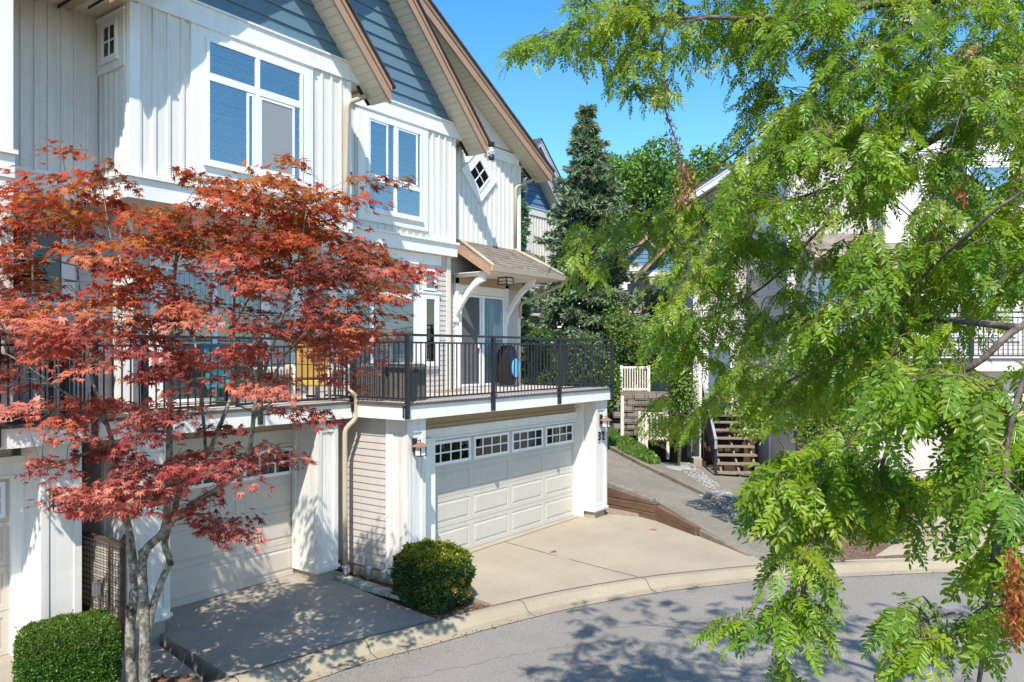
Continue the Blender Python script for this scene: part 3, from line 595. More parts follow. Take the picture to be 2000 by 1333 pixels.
# third floor bay
m = MB(); battens(m, FY(0, 9.9), 5.05, 8.78, 5.95, 8.24, 0.20); battens(m, FX(5.05, 10.74), 0, 0.83, 5.95, 8.24, 0.14, 0.035); m.build('bay_siding', 'batten_white', h31)
m = MB(); battens(m, FY(0, 10.72), 3.68, 5.04, 5.95, 8.24, 0.16, 0.04); m.build('recess_siding', 'batten_white', h31)
m = MB(); FY(0, 9.9).box(m, 5.035, 5.17, 0, 0.03, 5.98, 8.2); FX(5.05, 9.9).box(m, -0.12, 0.0, 0.0, 0.03, 5.98, 8.2); m.build('corner_board', 'trim_white', h31)
m = MB(); FY(0, 9.9).box(m, 8.70, 8.79, 0, 0.03, 5.98, 8.2); m.build('corner_board', 'trim_white', h31)
m = MB()
FY(0, 9.9).box(m, 5.0, 8.80, 0, 0.05, 5.66, 5.93); FY(0, 9.9).box(m, 4.97, 8.83, 0, 0.09, 5.93, 5.98)
FX(5.05, 10.7).box(m, 0, 0.80, 0, 0.05, 5.66, 5.93); FX(5.05, 10.7).box(m, 0, 0.80, 0, 0.09, 5.93, 5.98)
FY(0, 10.72).box(m, 3.70, 4.95, 0, 0.05, 5.66, 5.93); FY(0, 10.72).box(m, 3.70, 4.95, 0, 0.08, 5.93, 5.98)
m.build('belt_band', 'trim_white', h31)
m = MB(); m.box(5.05, 8.78, 9.92, 11.09, 5.67, 5.70); m.box(3.7, 5.05, 10.74, 11.09, 5.67, 5.70); m.build('bay_soffit', 'soffit_beige', h31)
w1 = window(h31, FY(0, 9.9), 6.10, 7.75, 6.32, 8.07, vm=((6.93, 0.075),), hm=((7.535, 0.105),), trim=0.22, sash=((6.97, 7.60, 6.37, 7.47), (6.75, 6.88, 6.37, 7.47)), blinds=((6.14, 6.89), (6.97, 7.71)))
m = MB(); f = FY(0, 9.9); m.add([f.pt(6.99, 0.060, 6.39), f.pt(7.58, 0.060, 6.39), f.pt(7.58, 0.060, 7.45), f.pt(6.99, 0.060, 7.45)], [(0, 1, 2, 3)]); m.build('fly_screen', 'screen_mesh', w1)
window(h31, FX(5.05, 10.72), 0.21, 0.61, 7.53, 8.01, trim=0.15, muntin=(2, 2), glass='dark_glass')
m = MB(); m.box(3.69, 5.04, 9.42, 10.72, 8.185, 8.21); m.build('recess_soffit', 'soffit_beige', h31)
m = MB(); m.box(4.25, 4.52, 9.36, 9.42, 8.12, 8.34); m.build('gutter', 'gutter_beige', h31)
m = MB(); m.hexa([(3.4, 9.5, 8.34), (5.3, 9.5, 8.34), (5.3, 13, 10.6), (3.4, 13, 10.6), (3.4, 9.5, 8.38), (5.3, 9.5, 8.38), (5.3, 13, 10.64), (3.4, 13, 10.64)]); m.build('roof', 'shingle_dark', h31)
gable(h31, 9.9, 0.50, (4.57, 7.88), (6.915, 10.30), (9.26, 7.88), 5.05, 8.78, 8.22, depth=5)
downspout(h31, [(9.12, 9.86, 8.20), (9.12, 9.84, 8.06), (8.64, 9.80, 7.80), (8.62, 9.82, 6.5), (8.62, 9.82, 5.99)], 0.042)
downspout(h31, [(8.52, 9.62, 3.02), (8.66, 9.60, 2.93), (8.66, 9.60, 2.56), (8.49, 9.69, 2.40), (8.49, 9.69, 1.2), (8.50, 9.69, 0.02)], 0.042)

# ------------------------------------------------------------------ townhouse 30 (left edge of the picture)
h30 = empty('townhouse', (3.68, 9.9, 0), 'townhouse cut off by the left edge, only a wall strip and a pillar in view', 'townhouse', group='townhouses in the front row')
m = MB(); m.box(-1.5, 3.9, 10.47, 19, -0.5, 2.6); m.box(-1.5, 3.66, 9.93, 19, 2.86, 8.2); m.build('wall_core', 'lap_taupe', h30)
m = MB(); laps(m, FY(0, 9.9), 0.2, 3.67, 2.86, 5.70, 0.105); m.build('front_siding', 'lap_taupe', h30)
m = MB(); battens(m, FY(0, 9.9), 0.2, 3.68, 5.95, 8.24, 0.2); m.build('bay_siding', 'batten_white', h30)
m = MB(); FY(0, 9.9).box(m, 3.55, 3.69, 0, 0.03, 2.86, 5.66); FY(0, 9.9).box(m, 3.55, 3.69, 0, 0.03, 5.98, 8.2); FY(0, 9.9).box(m, 0.2, 3.70, 0, 0.05, 5.66, 5.93); FY(0, 9.9).box(m, 0.2, 3.72, 0, 0.09, 5.93, 5.98); m.build('trim_board', 'trim_white', h30)
gable(h30, 9.9, 0.50, (-0.6, 7.88), (1.8, 10.30), (4.2, 7.88), -0.1, 3.68, 8.22, depth=5)
downspout(h30, [(4.05, 9.86, 8.18), (4.04, 9.86, 8.06), (3.78, 9.86, 7.9), (3.70, 9.84, 7.82)], 0.042)
pillar(h30, 3.98, 4.44, 9.86, 10.42, 0.12, 2.57)
m = MB(); m.box(3.86, 3.98, 10.38, 10.46, -0.02, 2.18); m.build('jamb', 'trim_white', h30)
m = MB(); m.box(-0.5, 3.98, 10.36, 10.46, 2.17, 2.40); m.box(-0.5, 3.98, 10.33, 10.36, 2.145, 2.175); m.build('header_trim', 'trim_white', h30)
garage_door(h30, FY(1.40, 10.45), 2.46, 2.15, 2, 'garage_beige', win_cols=True)
m = MB(); m.box(-0.5, 4.5, 9.70, 9.9, 2.60, 2.80); m.box(3.7, 4.5, 9.9, 11.1, 2.6, 2.8); m.build('deck_frame', 'beam_beige', h30)
m = MB(); m.box(-0.5, 4.497, 9.68, 9.70, 2.57, 2.80); m.build('deck_fascia', 'trim_white', h30)
m = MB(); m.box(-0.5, 4.497, 9.65, 9.895, 2.80, 2.83); m.box(3.7, 4.497, 9.895, 11.1, 2.8, 2.83); m.build('deck_edge', 'deck_edge', h30)
railing(h30, (1.0, 9.66, 0), (4.45, 9.66, 0), 2.84, 3.88, posts=(2.45,), foot=2.60)
railing(h30, (4.47, 9.75, 0), (4.47, 11.05, 0), 2.84, 3.88, posts=(0.65,))

# ------------------------------------------------------------------ townhouse across the path (right, behind the foreground tree)
_u = (RT * 0.9967 - FW * 0.0805); B2 = math.atan2(_u.y, _u.x)
o2 = RT * 7.03 + FW * 18.5
h2 = empty('townhouse', (o2.x, o2.y, 0), 'townhouse across the footpath with outdoor stairs, half hidden by the green foreground tree', 'townhouse', rotz=B2)
m = MB(); m.box(0.02, 7.5, 0.02, 9, -0.3, 3.4); m.box(0.2, 7.5, 2.02, 10, 3.4, 9.0); m.box(-1.58, 0.2, 6.52, 12, -0.3, 8.8); m.build('wall_core', 'lap_taupe', h2)
m = MB(); laps(m, FX(0, 3.2), 0, 3.2, 0.45, 3.2); laps(m, FX(-1.6, 12), 0, 5.5, 0.5, 5.9); laps(m, FX(0.19, 6.5), 0, 4.5, 3.3, 6.3); laps(m, FY(0, 2.0), 0.2, 7.4, 3.5, 6.4); laps(m, FY(0, 6.5), -1.6, 0.2, 1.8, 8.4); laps(m, FY(0, 0.0), 0.5, 1.0, 0.45, 3.1); laps(m, FX(-1.75, 8.5), 0, 4.2, 0.2, 1.75); m.build('siding', 'lap_taupe', h2)
m = MB(); battens(m, FX(0.19, 6.5), 0, 4.5, 6.55, 9.0, 0.17, 0.04); battens(m, FY(0, 1.5), 2.4, 6.6, 6.5, 8.8); battens(m, FX(2.4, 2.0), 0, 0.5, 6.5, 8.8); m.build('upper_siding', 'batten_white', h2)
m = MB(); FX(0.19, 6.5).box(m, 0, 4.52, 0, 0.05, 6.3, 6.55); FY(0, 1.5).box(m, 2.38, 6.6, 0, 0.05, 6.25, 6.5); FX(0.0, 0.12).box(m, 0, 0.12, 0, 0.03, 0.45, 3.2); FX(0.19, 2.12).box(m, 0, 0.12, 0, 0.03, 3.5, 9); FX(-1.6, 6.6).box(m, 0, 0.1, 0, 0.03, 0.5, 8.4); FY(0, 1.5).box(m, 2.38, 2.5, 0, 0.03, 6.5, 8.8); FX(-1.75, 4.4).box(m, 0, 0.1, 0, 0.03, 0.2, 1.75); FX(0.0, 3.2).box(m, -0.02, 0.09, 0, 0.03, 0.45, 3.2); m.build('trim_board', 'trim_white', h2)
m = MB(); m.box(2.42, 6.6, 1.52, 2.0, 6.27, 6.4); m.build('bay_soffit', 'soffit_beige', h2)
pillar(h2, 0.0, 0.5, -0.35, 0.3, 0.6, 3.2); pillar(h2, 6.2, 6.7, -0.35, 0.3, 0.6, 3.2)
m = MB(); m.box(0.5, 6.2, 0.0, 0.05, 2.7, 3.25); m.build('header_trim', 'garage_beige', h2)
garage_door(h2, FY(1.0, 0.04, 0.6), 4.8, 2.13, 4, 'garage_beige', win_cols=True)
m = MB(); m.box(-0.1, 7.4, -0.40, 2.0, 3.22, 3.47); m.build('deck_fascia', 'trim_white', h2)
m = MB(); m.box(-0.13, 7.43, -0.43, 2.0, 3.47, 3.50); m.build('deck_edge', 'deck_edge', h2)
railing(h2, (-0.1, -0.42, 0), (7.4, -0.42, 0), 3.5, 4.6, posts=(0.03, 1.9, 3.75, 5.6), foot=3.3)
f = FY(0, 2.0); m = MB(); ringbox(m, f, 0.75, 2.85, 3.5, 5.75, 0.13, 0, 0.04, wb=0.02); pd = m.build('patio_door', 'trim_white', h2)
m = MB(); ringbox(m, f, 0.89, 2.71, 3.53, 5.6, 0.05, 0.015, 0.05); f.box(m, 1.76, 1.84, 0.015, 0.055, 3.58, 5.55); m.build('door_frame', 'vinyl_white', pd)
m = MB(); f.box(m, 0.9, 2.7, 0.016, 0.020, 3.54, 5.59); m.build('curtain', 'curtain', pd)
m = MB(); m.add([f.pt(0.92, 0.03, 3.56), f.pt(2.68, 0.03, 3.56), f.pt(2.68, 0.03, 5.57), f.pt(0.92, 0.03, 5.57)], [(0, 1, 2, 3)]); m.build('pane', 'door_glass', pd)
m = MB(); m.prism([(0.4, 0.95, 6.12), (0.4, 2.0, 6.75), (0.4, 2.0, 6.80), (0.4, 0.95, 6.17)], (2.9, 0, 0)); aw = m.build('awning_roof', 'shingle_brown', h2)
m = MB(); m.box(0.4, 3.3, 0.87, 0.95, 6.05, 6.17); m.build('gutter', 'gutter_beige', aw); m = MB(); m.box(0.42, 3.28, 0.95, 1.98, 6.03, 6.06); m.build('ceiling', 'soffit_beige', aw); m = MB(); m.box(0.5, 3.2, 1.93, 1.98, 5.85, 6.02); m.build('fascia_beam', 'beam_beige', aw)
for bx in (0.5, 3.0):
    m = MB(); m.prism([(bx, 1.1, 6.03), (bx, 1.3, 6.03), (bx, 1.97, 5.25), (bx, 1.97, 5.05)], (0.09, 0, 0)); m.build('bracket', 'trim_white', aw)
window(h2, f, 4.1, 5.9, 4.1, 5.7, vm=((5.0, 0.08),), trim=0.16)
window(h2, FY(0, 1.5), 3.5, 5.5, 6.9, 8.4, vm=((4.5, 0.08),), hm=((7.8, 0.08),), trim=0.2)
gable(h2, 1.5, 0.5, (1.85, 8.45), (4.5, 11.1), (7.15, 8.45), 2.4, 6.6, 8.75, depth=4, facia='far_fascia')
gable(h2, 6.5, 1.5, (-2.5, 7.95), (2.2, 10.95), (4.5, 9.45), -1.6, 4.0, 8.25, depth=6, facia='far_fascia', wallmat='lap_taupe', frieze=True)  # front overhang deepened to put shade on the wing's front wall
downspout(h2, [(2.45, 1.36, 8.6), (2.42, 1.43, 8.4), (2.42, 1.43, 6.2), (2.6, 1.2, 6.0)], 0.042)
m = MB(); FY(0, 6.5).box(m, -1.35, -0.45, 0.0, 0.05, 1.8, 3.85); fd = m.build('front_door', 'door_blue', h2)
m = MB(); ringbox(m, FY(0, 6.5), -1.47, -0.33, 1.8, 3.97, 0.12, 0.0, 0.06, wb=0.02); m.build('door_trim', 'trim_white', fd); m = MB(); FY(0, 6.5).box(m, -0.58, -0.54, 0.05, 0.10, 2.7, 2.82); m.build('handle', 'metal_grey', fd)
m = MB(); m.box(-1.66, -1.5, 4.45, 4.6, 1.8, 5.0); m.build('porch_post', 'trim_white', h2)

# outdoor wooden staircase up to its door
st = empty('outdoor_stairs', (o2.x, o2.y, 0), 'weathered open-tread wooden stairs with black handrail beside the grey siding', 'stairs', rotz=B2)
nst = 8; y0s, z0s, dy, dz = 2.35, 0.17, 0.28, 0.205
for i in range(nst - 1):
    m = MB(); y = y0s + dy * i; z = z0s + dz * (i + 1)
    m.box(-1.60, -0.42, y, y + 0.13, z - 0.045, z); m.box(-1.60, -0.42, y + 0.145, y + 0.285, z - 0.045, z); m.build('tread', 'tread_wood', st)
m = MB(); m.box(-1.66, 0.0, y0s + dy * 7, 6.45, 1.74, 1.80); m.build('landing', 'tread_wood', st)
for xs in (-1.50, -1.02, -0.54):
    m = MB(); m.prism([(xs, y0s + 0.05, z0s - 0.1), (xs, y0s + 2.2, z0s - 0.1 + 1.45), (xs, y0s + 2.2, z0s + 1.50), (xs, y0s + 0.05, z0s + 0.13)], (0.05, 0, 0)); m.build('stringer', 'tread_wood', st)
m = MB(); m.box(-1.6, -0.1, 4.6, 4.65, 0.0, 1.7); m.box(-1.64, -1.56, 4.5, 4.58, 0.1, 1.74); m.box(-0.5, -0.42, 4.5, 4.58, 0.1, 1.74); m.build('support', 'dark_wood', st)
m = MB()
for i in range(16):
    t = i / 15; y = y0s + 0.1 + 2.1 * t; z = z0s + 0.2 + 1.5 * t; m.box(-1.67, -1.65, y, y + 0.02, z, z + 0.85)
m.prism([(-1.685, y0s, z0s + 0.25), (-1.685, y0s + 2.2, z0s + 1.76), (-1.685, y0s + 2.2, z0s + 1.80), (-1.685, y0s, z0s + 0.29)], (0.04, 0, 0))
m.box(-1.69, -1.63, y0s - 0.02, y0s + 0.04, 0.1, 1.25); m.build('baluster', 'rail_black', st)
m = MB(); m.prism([(-1.70, y0s - 0.05, z0s + 1.05), (-1.70, y0s + 2.25, z0s + 2.68), (-1.70, y0s + 2.25, z0s + 2.75), (-1.70, y0s - 0.05, z0s + 1.12)], (0.07, 0, 0)); m.prism([(-1.70, y0s - 0.05, z0s + 1.07), (-1.70, y0s - 0.05, z0s + 1.12), (-1.70, y0s - 0.02, z0s + 0.85), (-1.70, y0s - 0.06, z0s + 0.85)], (0.07, 0, 0)); m.build('handrail', 'meter_grey', st)

# ------------------------------------------------------------------ far houses
fa = empty('townhouse', (25.4, 18.0, 0), 'distant townhouse with two stepped blue gables behind the spruce, right of the diamond window', 'townhouse', group='distant townhouses')
m = MB(); m.box(22.5, 27.25, 18.03, 30, 0, 9.2); m.box(24, 29.0, 18.93, 30, 0, 10.2); m.build('wall', 'lap_taupe', fa)
m = MB(); battens(m, FY(0, 18.0), 25.4, 27.3, 6.8, 9.25, 0.2); battens(m, FY(0, 18.9), 27.3, 29.05, 6.8, 10.25, 0.2); m.build('upper_siding', 'batten_white', fa)
m = MB(); laps(m, FY(0, 18.0), 22.5, 27.3, 1, 6.6); m.build('front_siding', 'lap_taupe', fa)
m = MB(); FY(0, 18.0).box(m, 22.5, 27.33, 0, 0.05, 6.55, 6.85); FY(0, 18.0).box(m, 27.2, 27.32, 0, 0.03, 1, 6.5); m.build('trim_board', 'trim_white', fa)
window(fa, FY(0, 18.0), 23.7, 25.3, 7.0, 8.9, vm=((24.5, 0.08),), hm=((7.7, 0.08),), trim=0.25)
window(fa, FY(0, 18.0), 24.2, 26.4, 3.9, 6.0, vm=((25.0, 0.22),), hm=((5.2, 0.1),), trim=0.25)
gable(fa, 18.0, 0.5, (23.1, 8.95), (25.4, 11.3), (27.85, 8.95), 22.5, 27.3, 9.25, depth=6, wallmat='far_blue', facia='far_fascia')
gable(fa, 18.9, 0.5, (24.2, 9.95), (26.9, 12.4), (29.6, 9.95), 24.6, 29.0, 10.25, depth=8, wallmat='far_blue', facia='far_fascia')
ob = (RT * 7.7 + FW * 45) * 0.74; rot = math.atan2(RT.y, RT.x)
fb = empty('townhouse', (ob.x, ob.y, 0), 'farthest townhouse with small brown-edged blue gables seen past the spruce', 'townhouse', rotz=rot, group='distant townhouses')
m = MB(); m.box(-3.0, 1.7, 0.03, 8, 0, 8.6); m.box(0.2, 3.0, -0.97, 8, 0, 8.0); m.build('wall', 'lap_taupe', fb)
m = MB(); laps(m, FY(0, 0.0), -3.0, 1.7, 2, 8.4, 0.14); laps(m, FX(-3.0, 8), 0, 8, 2, 8.4, 0.14); m.build('front_siding', 'lap_taupe', fb)
window(fb, FY(0, 0.0), -1.0, -0.2, 6.2, 7.7, trim=0.25, hm=((7.0, 0.08),)); window(fb, FY(0, -1.0), 0.7, 1.3, 6.2, 7.5, trim=0.2)
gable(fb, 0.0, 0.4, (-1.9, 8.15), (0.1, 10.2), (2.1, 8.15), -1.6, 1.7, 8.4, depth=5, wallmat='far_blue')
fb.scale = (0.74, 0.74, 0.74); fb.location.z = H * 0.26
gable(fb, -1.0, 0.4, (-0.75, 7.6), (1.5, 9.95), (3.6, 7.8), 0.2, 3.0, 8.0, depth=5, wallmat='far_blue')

# ------------------------------------------------------------------ ground
def sheet(name, rows, m_, thick=0.25, kind='structure', parent=None, jitter=0):
    """strip of quads between two polylines of equal length (list of (a, b) point pairs) with a skirt below"""
    m = MB()
    for (a0, b0), (a1, b1) in zip(rows[:-1], rows[1:]):
        a0, b0, a1, b1 = map(Vector, (a0, b0, a1, b1)); dn = Vector((0, 0, -thick))
        m.hexa([a0 + dn, b0 + dn, b1 + dn, a1 + dn, a0, b0, b1, a1])
    o = m.build(name, m_, parent); 
    if kind: o['kind'] = kind
    return o
m = MB(); m.add([(-250, -250, -0.75), (250, -250, -0.75), (250, 250, -0.75), (-250, 250, -0.75)], [(0, 1, 2, 3)]); g = m.build('ground', 'earth'); g['kind'] = 'structure'
# curb line (outer = house side)
CB = [(-6.0, 8.6), (2.0, 8.35), (4.6, 8.25), (6.26, 7.95), (6.95, 7.85), (7.84, 7.58), (8.6, 7.38), (9.47, 7.12), (10.57, 6.72), (11.9, 6.06), (12.9, 5.40), (13.9, 4.64), (14.94, 3.56), (15.9, 2.6), (16.72, 1.62), (18.2, -0.6), (19.5, -3.5), (20.2, -8)]
CBv = [Vector((x, y, 0)) for x, y in CB]
def offs(i):
    d = (CBv[min(i + 1, len(CBv) - 1)] - CBv[max(i - 1, 0)]).normalized(); return Vector((-d.y, d.x, 0)) * -1
def smooth_line(pts, n=6):
    out = []
    for i in range(len(pts) - 1):
        p0 = pts[max(i - 1, 0)]; p1 = pts[i]; p2 = pts[i + 1]; p3 = pts[min(i + 2, len(pts) - 1)]
        for k in range(n):
            t = k / n; out.append(0.5 * ((2 * p1) + (p2 - p0) * t + (2 * p0 - 5 * p1 + 4 * p2 - p3) * t * t + (3 * p1 - p0 - 3 * p2 + p3) * t ** 3))
    out.append(pts[-1]); return out
CBs = smooth_line(CBv, 5)
NRM = []
for i, p in enumerate(CBs):
    d = (CBs[min(i + 1, len(CBs) - 1)] - CBs[max(i - 1, 0)]).normalized(); NRM.append(Vector((d.y, -d.x, 0)))
prof = [(0.0, -0.21), (0.10, -0.195), (0.17, -0.205), (0.24, -0.27), (0.29, -0.315), (0.50, -0.33), (0.50, -0.6), (0.0, -0.6)]
m = MB(); rings = []
for i, p in enumerate(CBs):
    d = (CBs[min(i + 1, len(CBs) - 1)] - CBs[max(i - 1, 0)]).normalized(); nrm = Vector((d.y, -d.x, 0))
    rings += [p + nrm * a + UP * z for a, z in prof]
k = len(prof); fs = []
for i in range(len(CBs) - 1):
    for j in range(k): fs.append((i * k + j, i * k + (j + 1) % k, (i + 1) * k + (j + 1) % k, (i + 1) * k + j))
m.add(rings, fs); cu = m.build('curb', 'curb_concrete'); cu['kind'] = 'structure'
# saw-cut joints across the curb
m = MB()
for (x, y) in ((9.72, 7.03), (11.93, 6.04), (14.7, 3.8), (7.2, 7.76), (5.2, 8.18)):
    i = min(range(len(CBs)), key=lambda q: (CBs[q] - Vector((x, y, 0))).length); p = CBs[i]
    d = (CBs[min(i + 1, len(CBs) - 1)] - CBs[i - 1]).normalized(); nrm = Vector((d.y, -d.x, 0))
    for (a, z), (b, z2) in zip(prof[:5], prof[1:6]):
        m.add([p + nrm * a + d * 0.007 + UP * (z + 0.003), p + nrm * b + d * 0.007 + UP * (z2 + 0.003), p + nrm * b - d * 0.007 + UP * (z2 + 0.003), p + nrm * a - d * 0.007 + UP * (z + 0.003)], [(0, 1, 2, 3)])
for (aa, bb, zz_) in ((-0.016, 0.0, -0.203), (0.487, 0.507, -0.3235)):
    for p, q, np_, nq in zip(CBs[:-1], CBs[1:], NRM[:-1], NRM[1:]):
        m.add([p + np_ * aa + UP * zz_, p + np_ * bb + UP * zz_, q + nq * bb + UP * zz_, q + nq * aa + UP * zz_], [(0, 1, 2, 3)])
m.build('curb_joint', 'joint', cu)
# road
rows = []
for i, p in enumerate(CBs):
    d = (CBs[min(i + 1, len(CBs) - 1)] - CBs[max(i - 1, 0)]).normalized(); nrm = Vector((d.y, -d.x, 0))
    a = p + nrm * 0.495 + UP * -0.328; q = p * 0.25 + Vector((-4, -4.5, 0)); rows.append((a, Vector((q.x, q.y, -0.40))))
road_o = sheet('road', rows, 'asphalt', 0.3)
m = MB(); m.add([(-60, -40, -0.55), (60, -40, -0.55), (60, 12, -0.55), (-60, 12, -0.55)], [(0, 1, 2, 3)]); v = m.build('verge', 'earth'); v['kind'] = 'structure'
# driveways
def curb_at(t): return CBs[t]
def near(x, y): return min(CBs, key=lambda q: (q - Vector((x, y, 0))).length)
def drive(name, top, bot, m_):
    rows = []
    for (a, b) in zip(top, bot): rows.append((Vector(a), Vector((b[0], b[1], -0.212))))
    return sheet(name, rows, m_, 0.3)
bots = [(p.x, p.y) for p in CBs if 9.20 <= p.x <= 14.30]; n = len(bots)
tops = []
for i in range(n):
    t = i / (n - 1); x = 9.24 + (16.35 - 9.24) * t
    tops.append((x, 9.18 if x < 15.0 else 9.18 + 0.05 * (x - 15), 0.0))
d32 = drive('driveway', tops, bots, 'concrete')
def on_drive(x, y):
    t = min(1, max(0, (9.18 - y) / 3.0)); return -0.21 * t
m = MB()
for (x0, y0, x1, y1, w) in ((11.87, 8.95, 11.90, 6.12, 0.012), (9.3, 8.97, 14.7, 8.97, 0.01), (15.0, 8.80, 16.05, 8.70, 0.008)):
    ns = 12
    for i in range(ns):
        a = Vector((x0 + (x1 - x0) * i / ns, y0 + (y1 - y0) * i / ns, 0)); b = Vector((x0 + (x1 - x0) * (i + 1) / ns, y0 + (y1 - y0) * (i + 1) / ns, 0)); s_ = (b - a).normalized().cross(UP) * w
        def zz(p):
            # height of the sloping slab under p
            best = None
            for (t0, b0) in zip(tops, bots):
                pass
            return 0
        m.add([a - s_, b - s_, b + s_, a + s_], [(0, 1, 2, 3)])
jt = m
bots31 = [(p.x, p.y) for p in CBs if 5.06 <= p.x <= 8.36]; n = len(bots31)
tops31 = [(5.40 + (8.34 - 5.40) * i / (n - 1), 10.44, 0.0) for i in range(n)]
d31 = drive('driveway', tops31, bots31, 'concrete_left')
bl = [(-3.0, 8.52), (1.0, 8.40), (3.3, 8.32)]; d30 = drive('driveway', [(-3.0, 10.46, 0), (1.0, 10.46, 0), (3.9, 10.46, 0)], bl, 'concrete_left')
# project the joints onto the slab, and hairline cracks onto the road
from mathutils.bvhtree import BVHTree
def bvh_of(o): return BVHTree.FromPolygons([v.co[:] for v in o.data.vertices], [p.vertices[:] for p in o.data.polygons])
_b32 = bvh_of(d32); _b31 = bvh_of(d31)
def drop(b, x, y, lift=0.004):
    h = b.ray_cast(Vector((x, y, 3)), Vector((0, 0, -1)))[0]; return (h.z if h else -0.1) + lift
_br = bvh_of(road_o); m = MB()
for (x0, y0, x1, y1, sd) in ((9.2, 5.9, 12.6, 3.2, 1), (10.4, 4.9, 9.1, 2.6, 2), (6.2, 6.9, 8.9, 5.6, 3)):
    r_ = random.Random(sd); P = [Vector((x0 + (x1 - x0) * i / 40 + r_.uniform(-.05, .05), y0 + (y1 - y0) * i / 40 + r_.uniform(-.05, .05), 0)) for i in range(41)]
    for a, b in zip(P[:-1], P[1:]):
        n_ = (b - a).normalized().cross(UP) * r_.uniform(0.0012, 0.003); m.add([(q.x, q.y, drop(_br, q.x, q.y, 0.003)) for q in (a - n_, b - n_, b + n_, a + n_)], [(0, 1, 2, 3)])
m.build('crack', 'joint', road_o)
jt.v = [(x, y, drop(_b32, x, y)) for x, y, z in jt.v]
jt.build('joint', 'joint', d32)
# beds between the driveways
bp = [(8.37, 10.3), (8.37, 7.50), (9.18, 7.22), (9.22, 8.6), (8.86, 9.0), (8.86, 10.3)]
BEDZ = lambda y: -0.10 - 0.115 * min(1, max(0, (9.3 - y) / 1.9))
m = MB(); m.prism([(x, y, -0.5) for x, y in ((3.95, 10.45), (3.3, 8.30), (4.2, 8.28), (5.06, 8.24), (5.42, 10.45))], (0, 0, 0.36)); bw = m.build('walkway', 'concrete_left'); bw['kind'] = 'structure'
m = MB(); m.prism([(x, y, -0.4) for x, y in ((3.95, 8.25), (3.98, 8.55), (4.7, 8.62), (5.02, 8.30), (5.0, 8.20))], (0, 0, 0.285)); s2 = m.build('tree_bed', 'soil'); s2['kind'] = 'structure'
m = MB(); _P = [Vector((x, y, BEDZ(y))) for x, y in bp]; m.add(_P + [p - UP * 0.3 for p in _P], [(0, 1, 2, 3, 4, 5)[::-1]] + [(i, 6 + i, 6 + (i + 1) % 6, (i + 1) % 6) for i in range(6)]); sb = m.build('planting_bed', 'soil'); sb['kind'] = 'structure'
# path up between the houses, its timber edging, terrain on the right
pl = [atZ(1190, 972, 0.12), atZ(1250, 985, 0.10), atZ(1313, 1000, 0.05), atZ(1360, 1028, -0.03), atZ(1462, 1090, -0.205)]
pw = [Vector((16.45, 10.6, 0.78)), Vector((16.05, 9.1, 0.62)), Vector((15.72, 7.6, 0.32)), Vector((15.08, 6.35, 0.05)), Vector((14.33, 4.98, -0.195))]      # along the driveway
pu = [Vector((20.2, 11.4, 0.78)), Vector((18.9, 9.6, 0.55)), Vector((17.9, 7.9, 0.30)), Vector((17.0, 6.25, 0.03)), Vector((15.0, 3.55, -0.195))]
pw.insert(0, Vector((17.2, 13.0, 0.95))); pu.insert(0, Vector((22.5, 14.5, 1.1)))
path_o = sheet('footpath', list(zip(pu, pw)), 'path_asphalt', 0.9)
def beam(name, pts, w, h, m_, lab, cat, segs=None):
    """run of timber sleepers following pts (top centre line)"""
    t = empty(name, pts[0], lab, cat)
    for a, b in zip(pts[:-1], pts[1:]):
        a, b = Vector(a), Vector(b); d = (b - a); s_ = Vector((d.y, -d.x, 0)).normalized() * (w / 2); a2 = a + d * 0.004; b2 = b - d * 0.004; dn = Vector((0, 0, -h))
        m = MB(); m.hexa([a2 - s_ + dn, a2 + s_ + dn, b2 + s_ + dn, b2 - s_ + dn, a2 - s_, a2 + s_, b2 + s_, b2 - s_]); m.build('sleeper', m_, t, bevel=0.015)
    return t
off = Vector((-0.10, 0.04, 0))
tl = empty('timber_wall', (15.9, 8.6, 0), 'low rust-brown timber retaining wall along the sunny driveway', 'retaining wall')
A = [Vector((15.35, 9.25, 0)), Vector((15.95, 9.22, 0)), Vector((15.62, 7.55, 0)), Vector((15.02, 6.35, 0))]
def sleeper(a, b, z0, z1, w=0.14, m_='timber', par=tl):
    d = (b - a).normalized(); s_ = Vector((d.y, -d.x, 0)) * (w / 2); m = MB()
    za, zb = (z0 if isinstance(z0, tuple) else (z0, z0)); ya, yb = (z1 if isinstance(z1, tuple) else (z1, z1))
    P = lambda p, s, z: Vector((p.x, p.y, z)) + s
    m.hexa([P(a, -s_, za), P(a, s_, za), P(b, s_, zb), P(b, -s_, zb), P(a, -s_, ya), P(a, s_, ya), P(b, s_, yb), P(b, -s_, yb)]); return m.build('sleeper', m_, par, bevel=0.02)
for k in range(4):
    sleeper(A[0], A[1], 0.0 + 0.18 * k - 0.1, 0.0 + 0.18 * k + 0.075)
sleeper(A[1], A[2], -0.16, 0.08); sleeper(A[1], A[2], 0.084, 0.26); sleeper(A[1], A[2], 0.264, (0.50, 0.30)); sleeper(A[1] + Vector((0.02, 0, 0)), A[2] + Vector((0.04, 0.1, 0)), (0.503, 0.303), (0.67, 0.40), 0.19, 'timber_grey')
sleeper(A[2], A[3], -0.2, (0.27, 0.06), 0.13)
m = MB(); m.hexa([(14.98, 6.30, -0.3), (15.10, 6.25, -0.3), (14.40, 4.98, -0.35), (14.28, 5.02, -0.35), (14.98, 6.30, 0.0), (15.10, 6.25, 0.02), (14.40, 4.98, -0.17), (14.28, 5.02, -0.18)]); m.build('edging', 'timber_grey', tl)
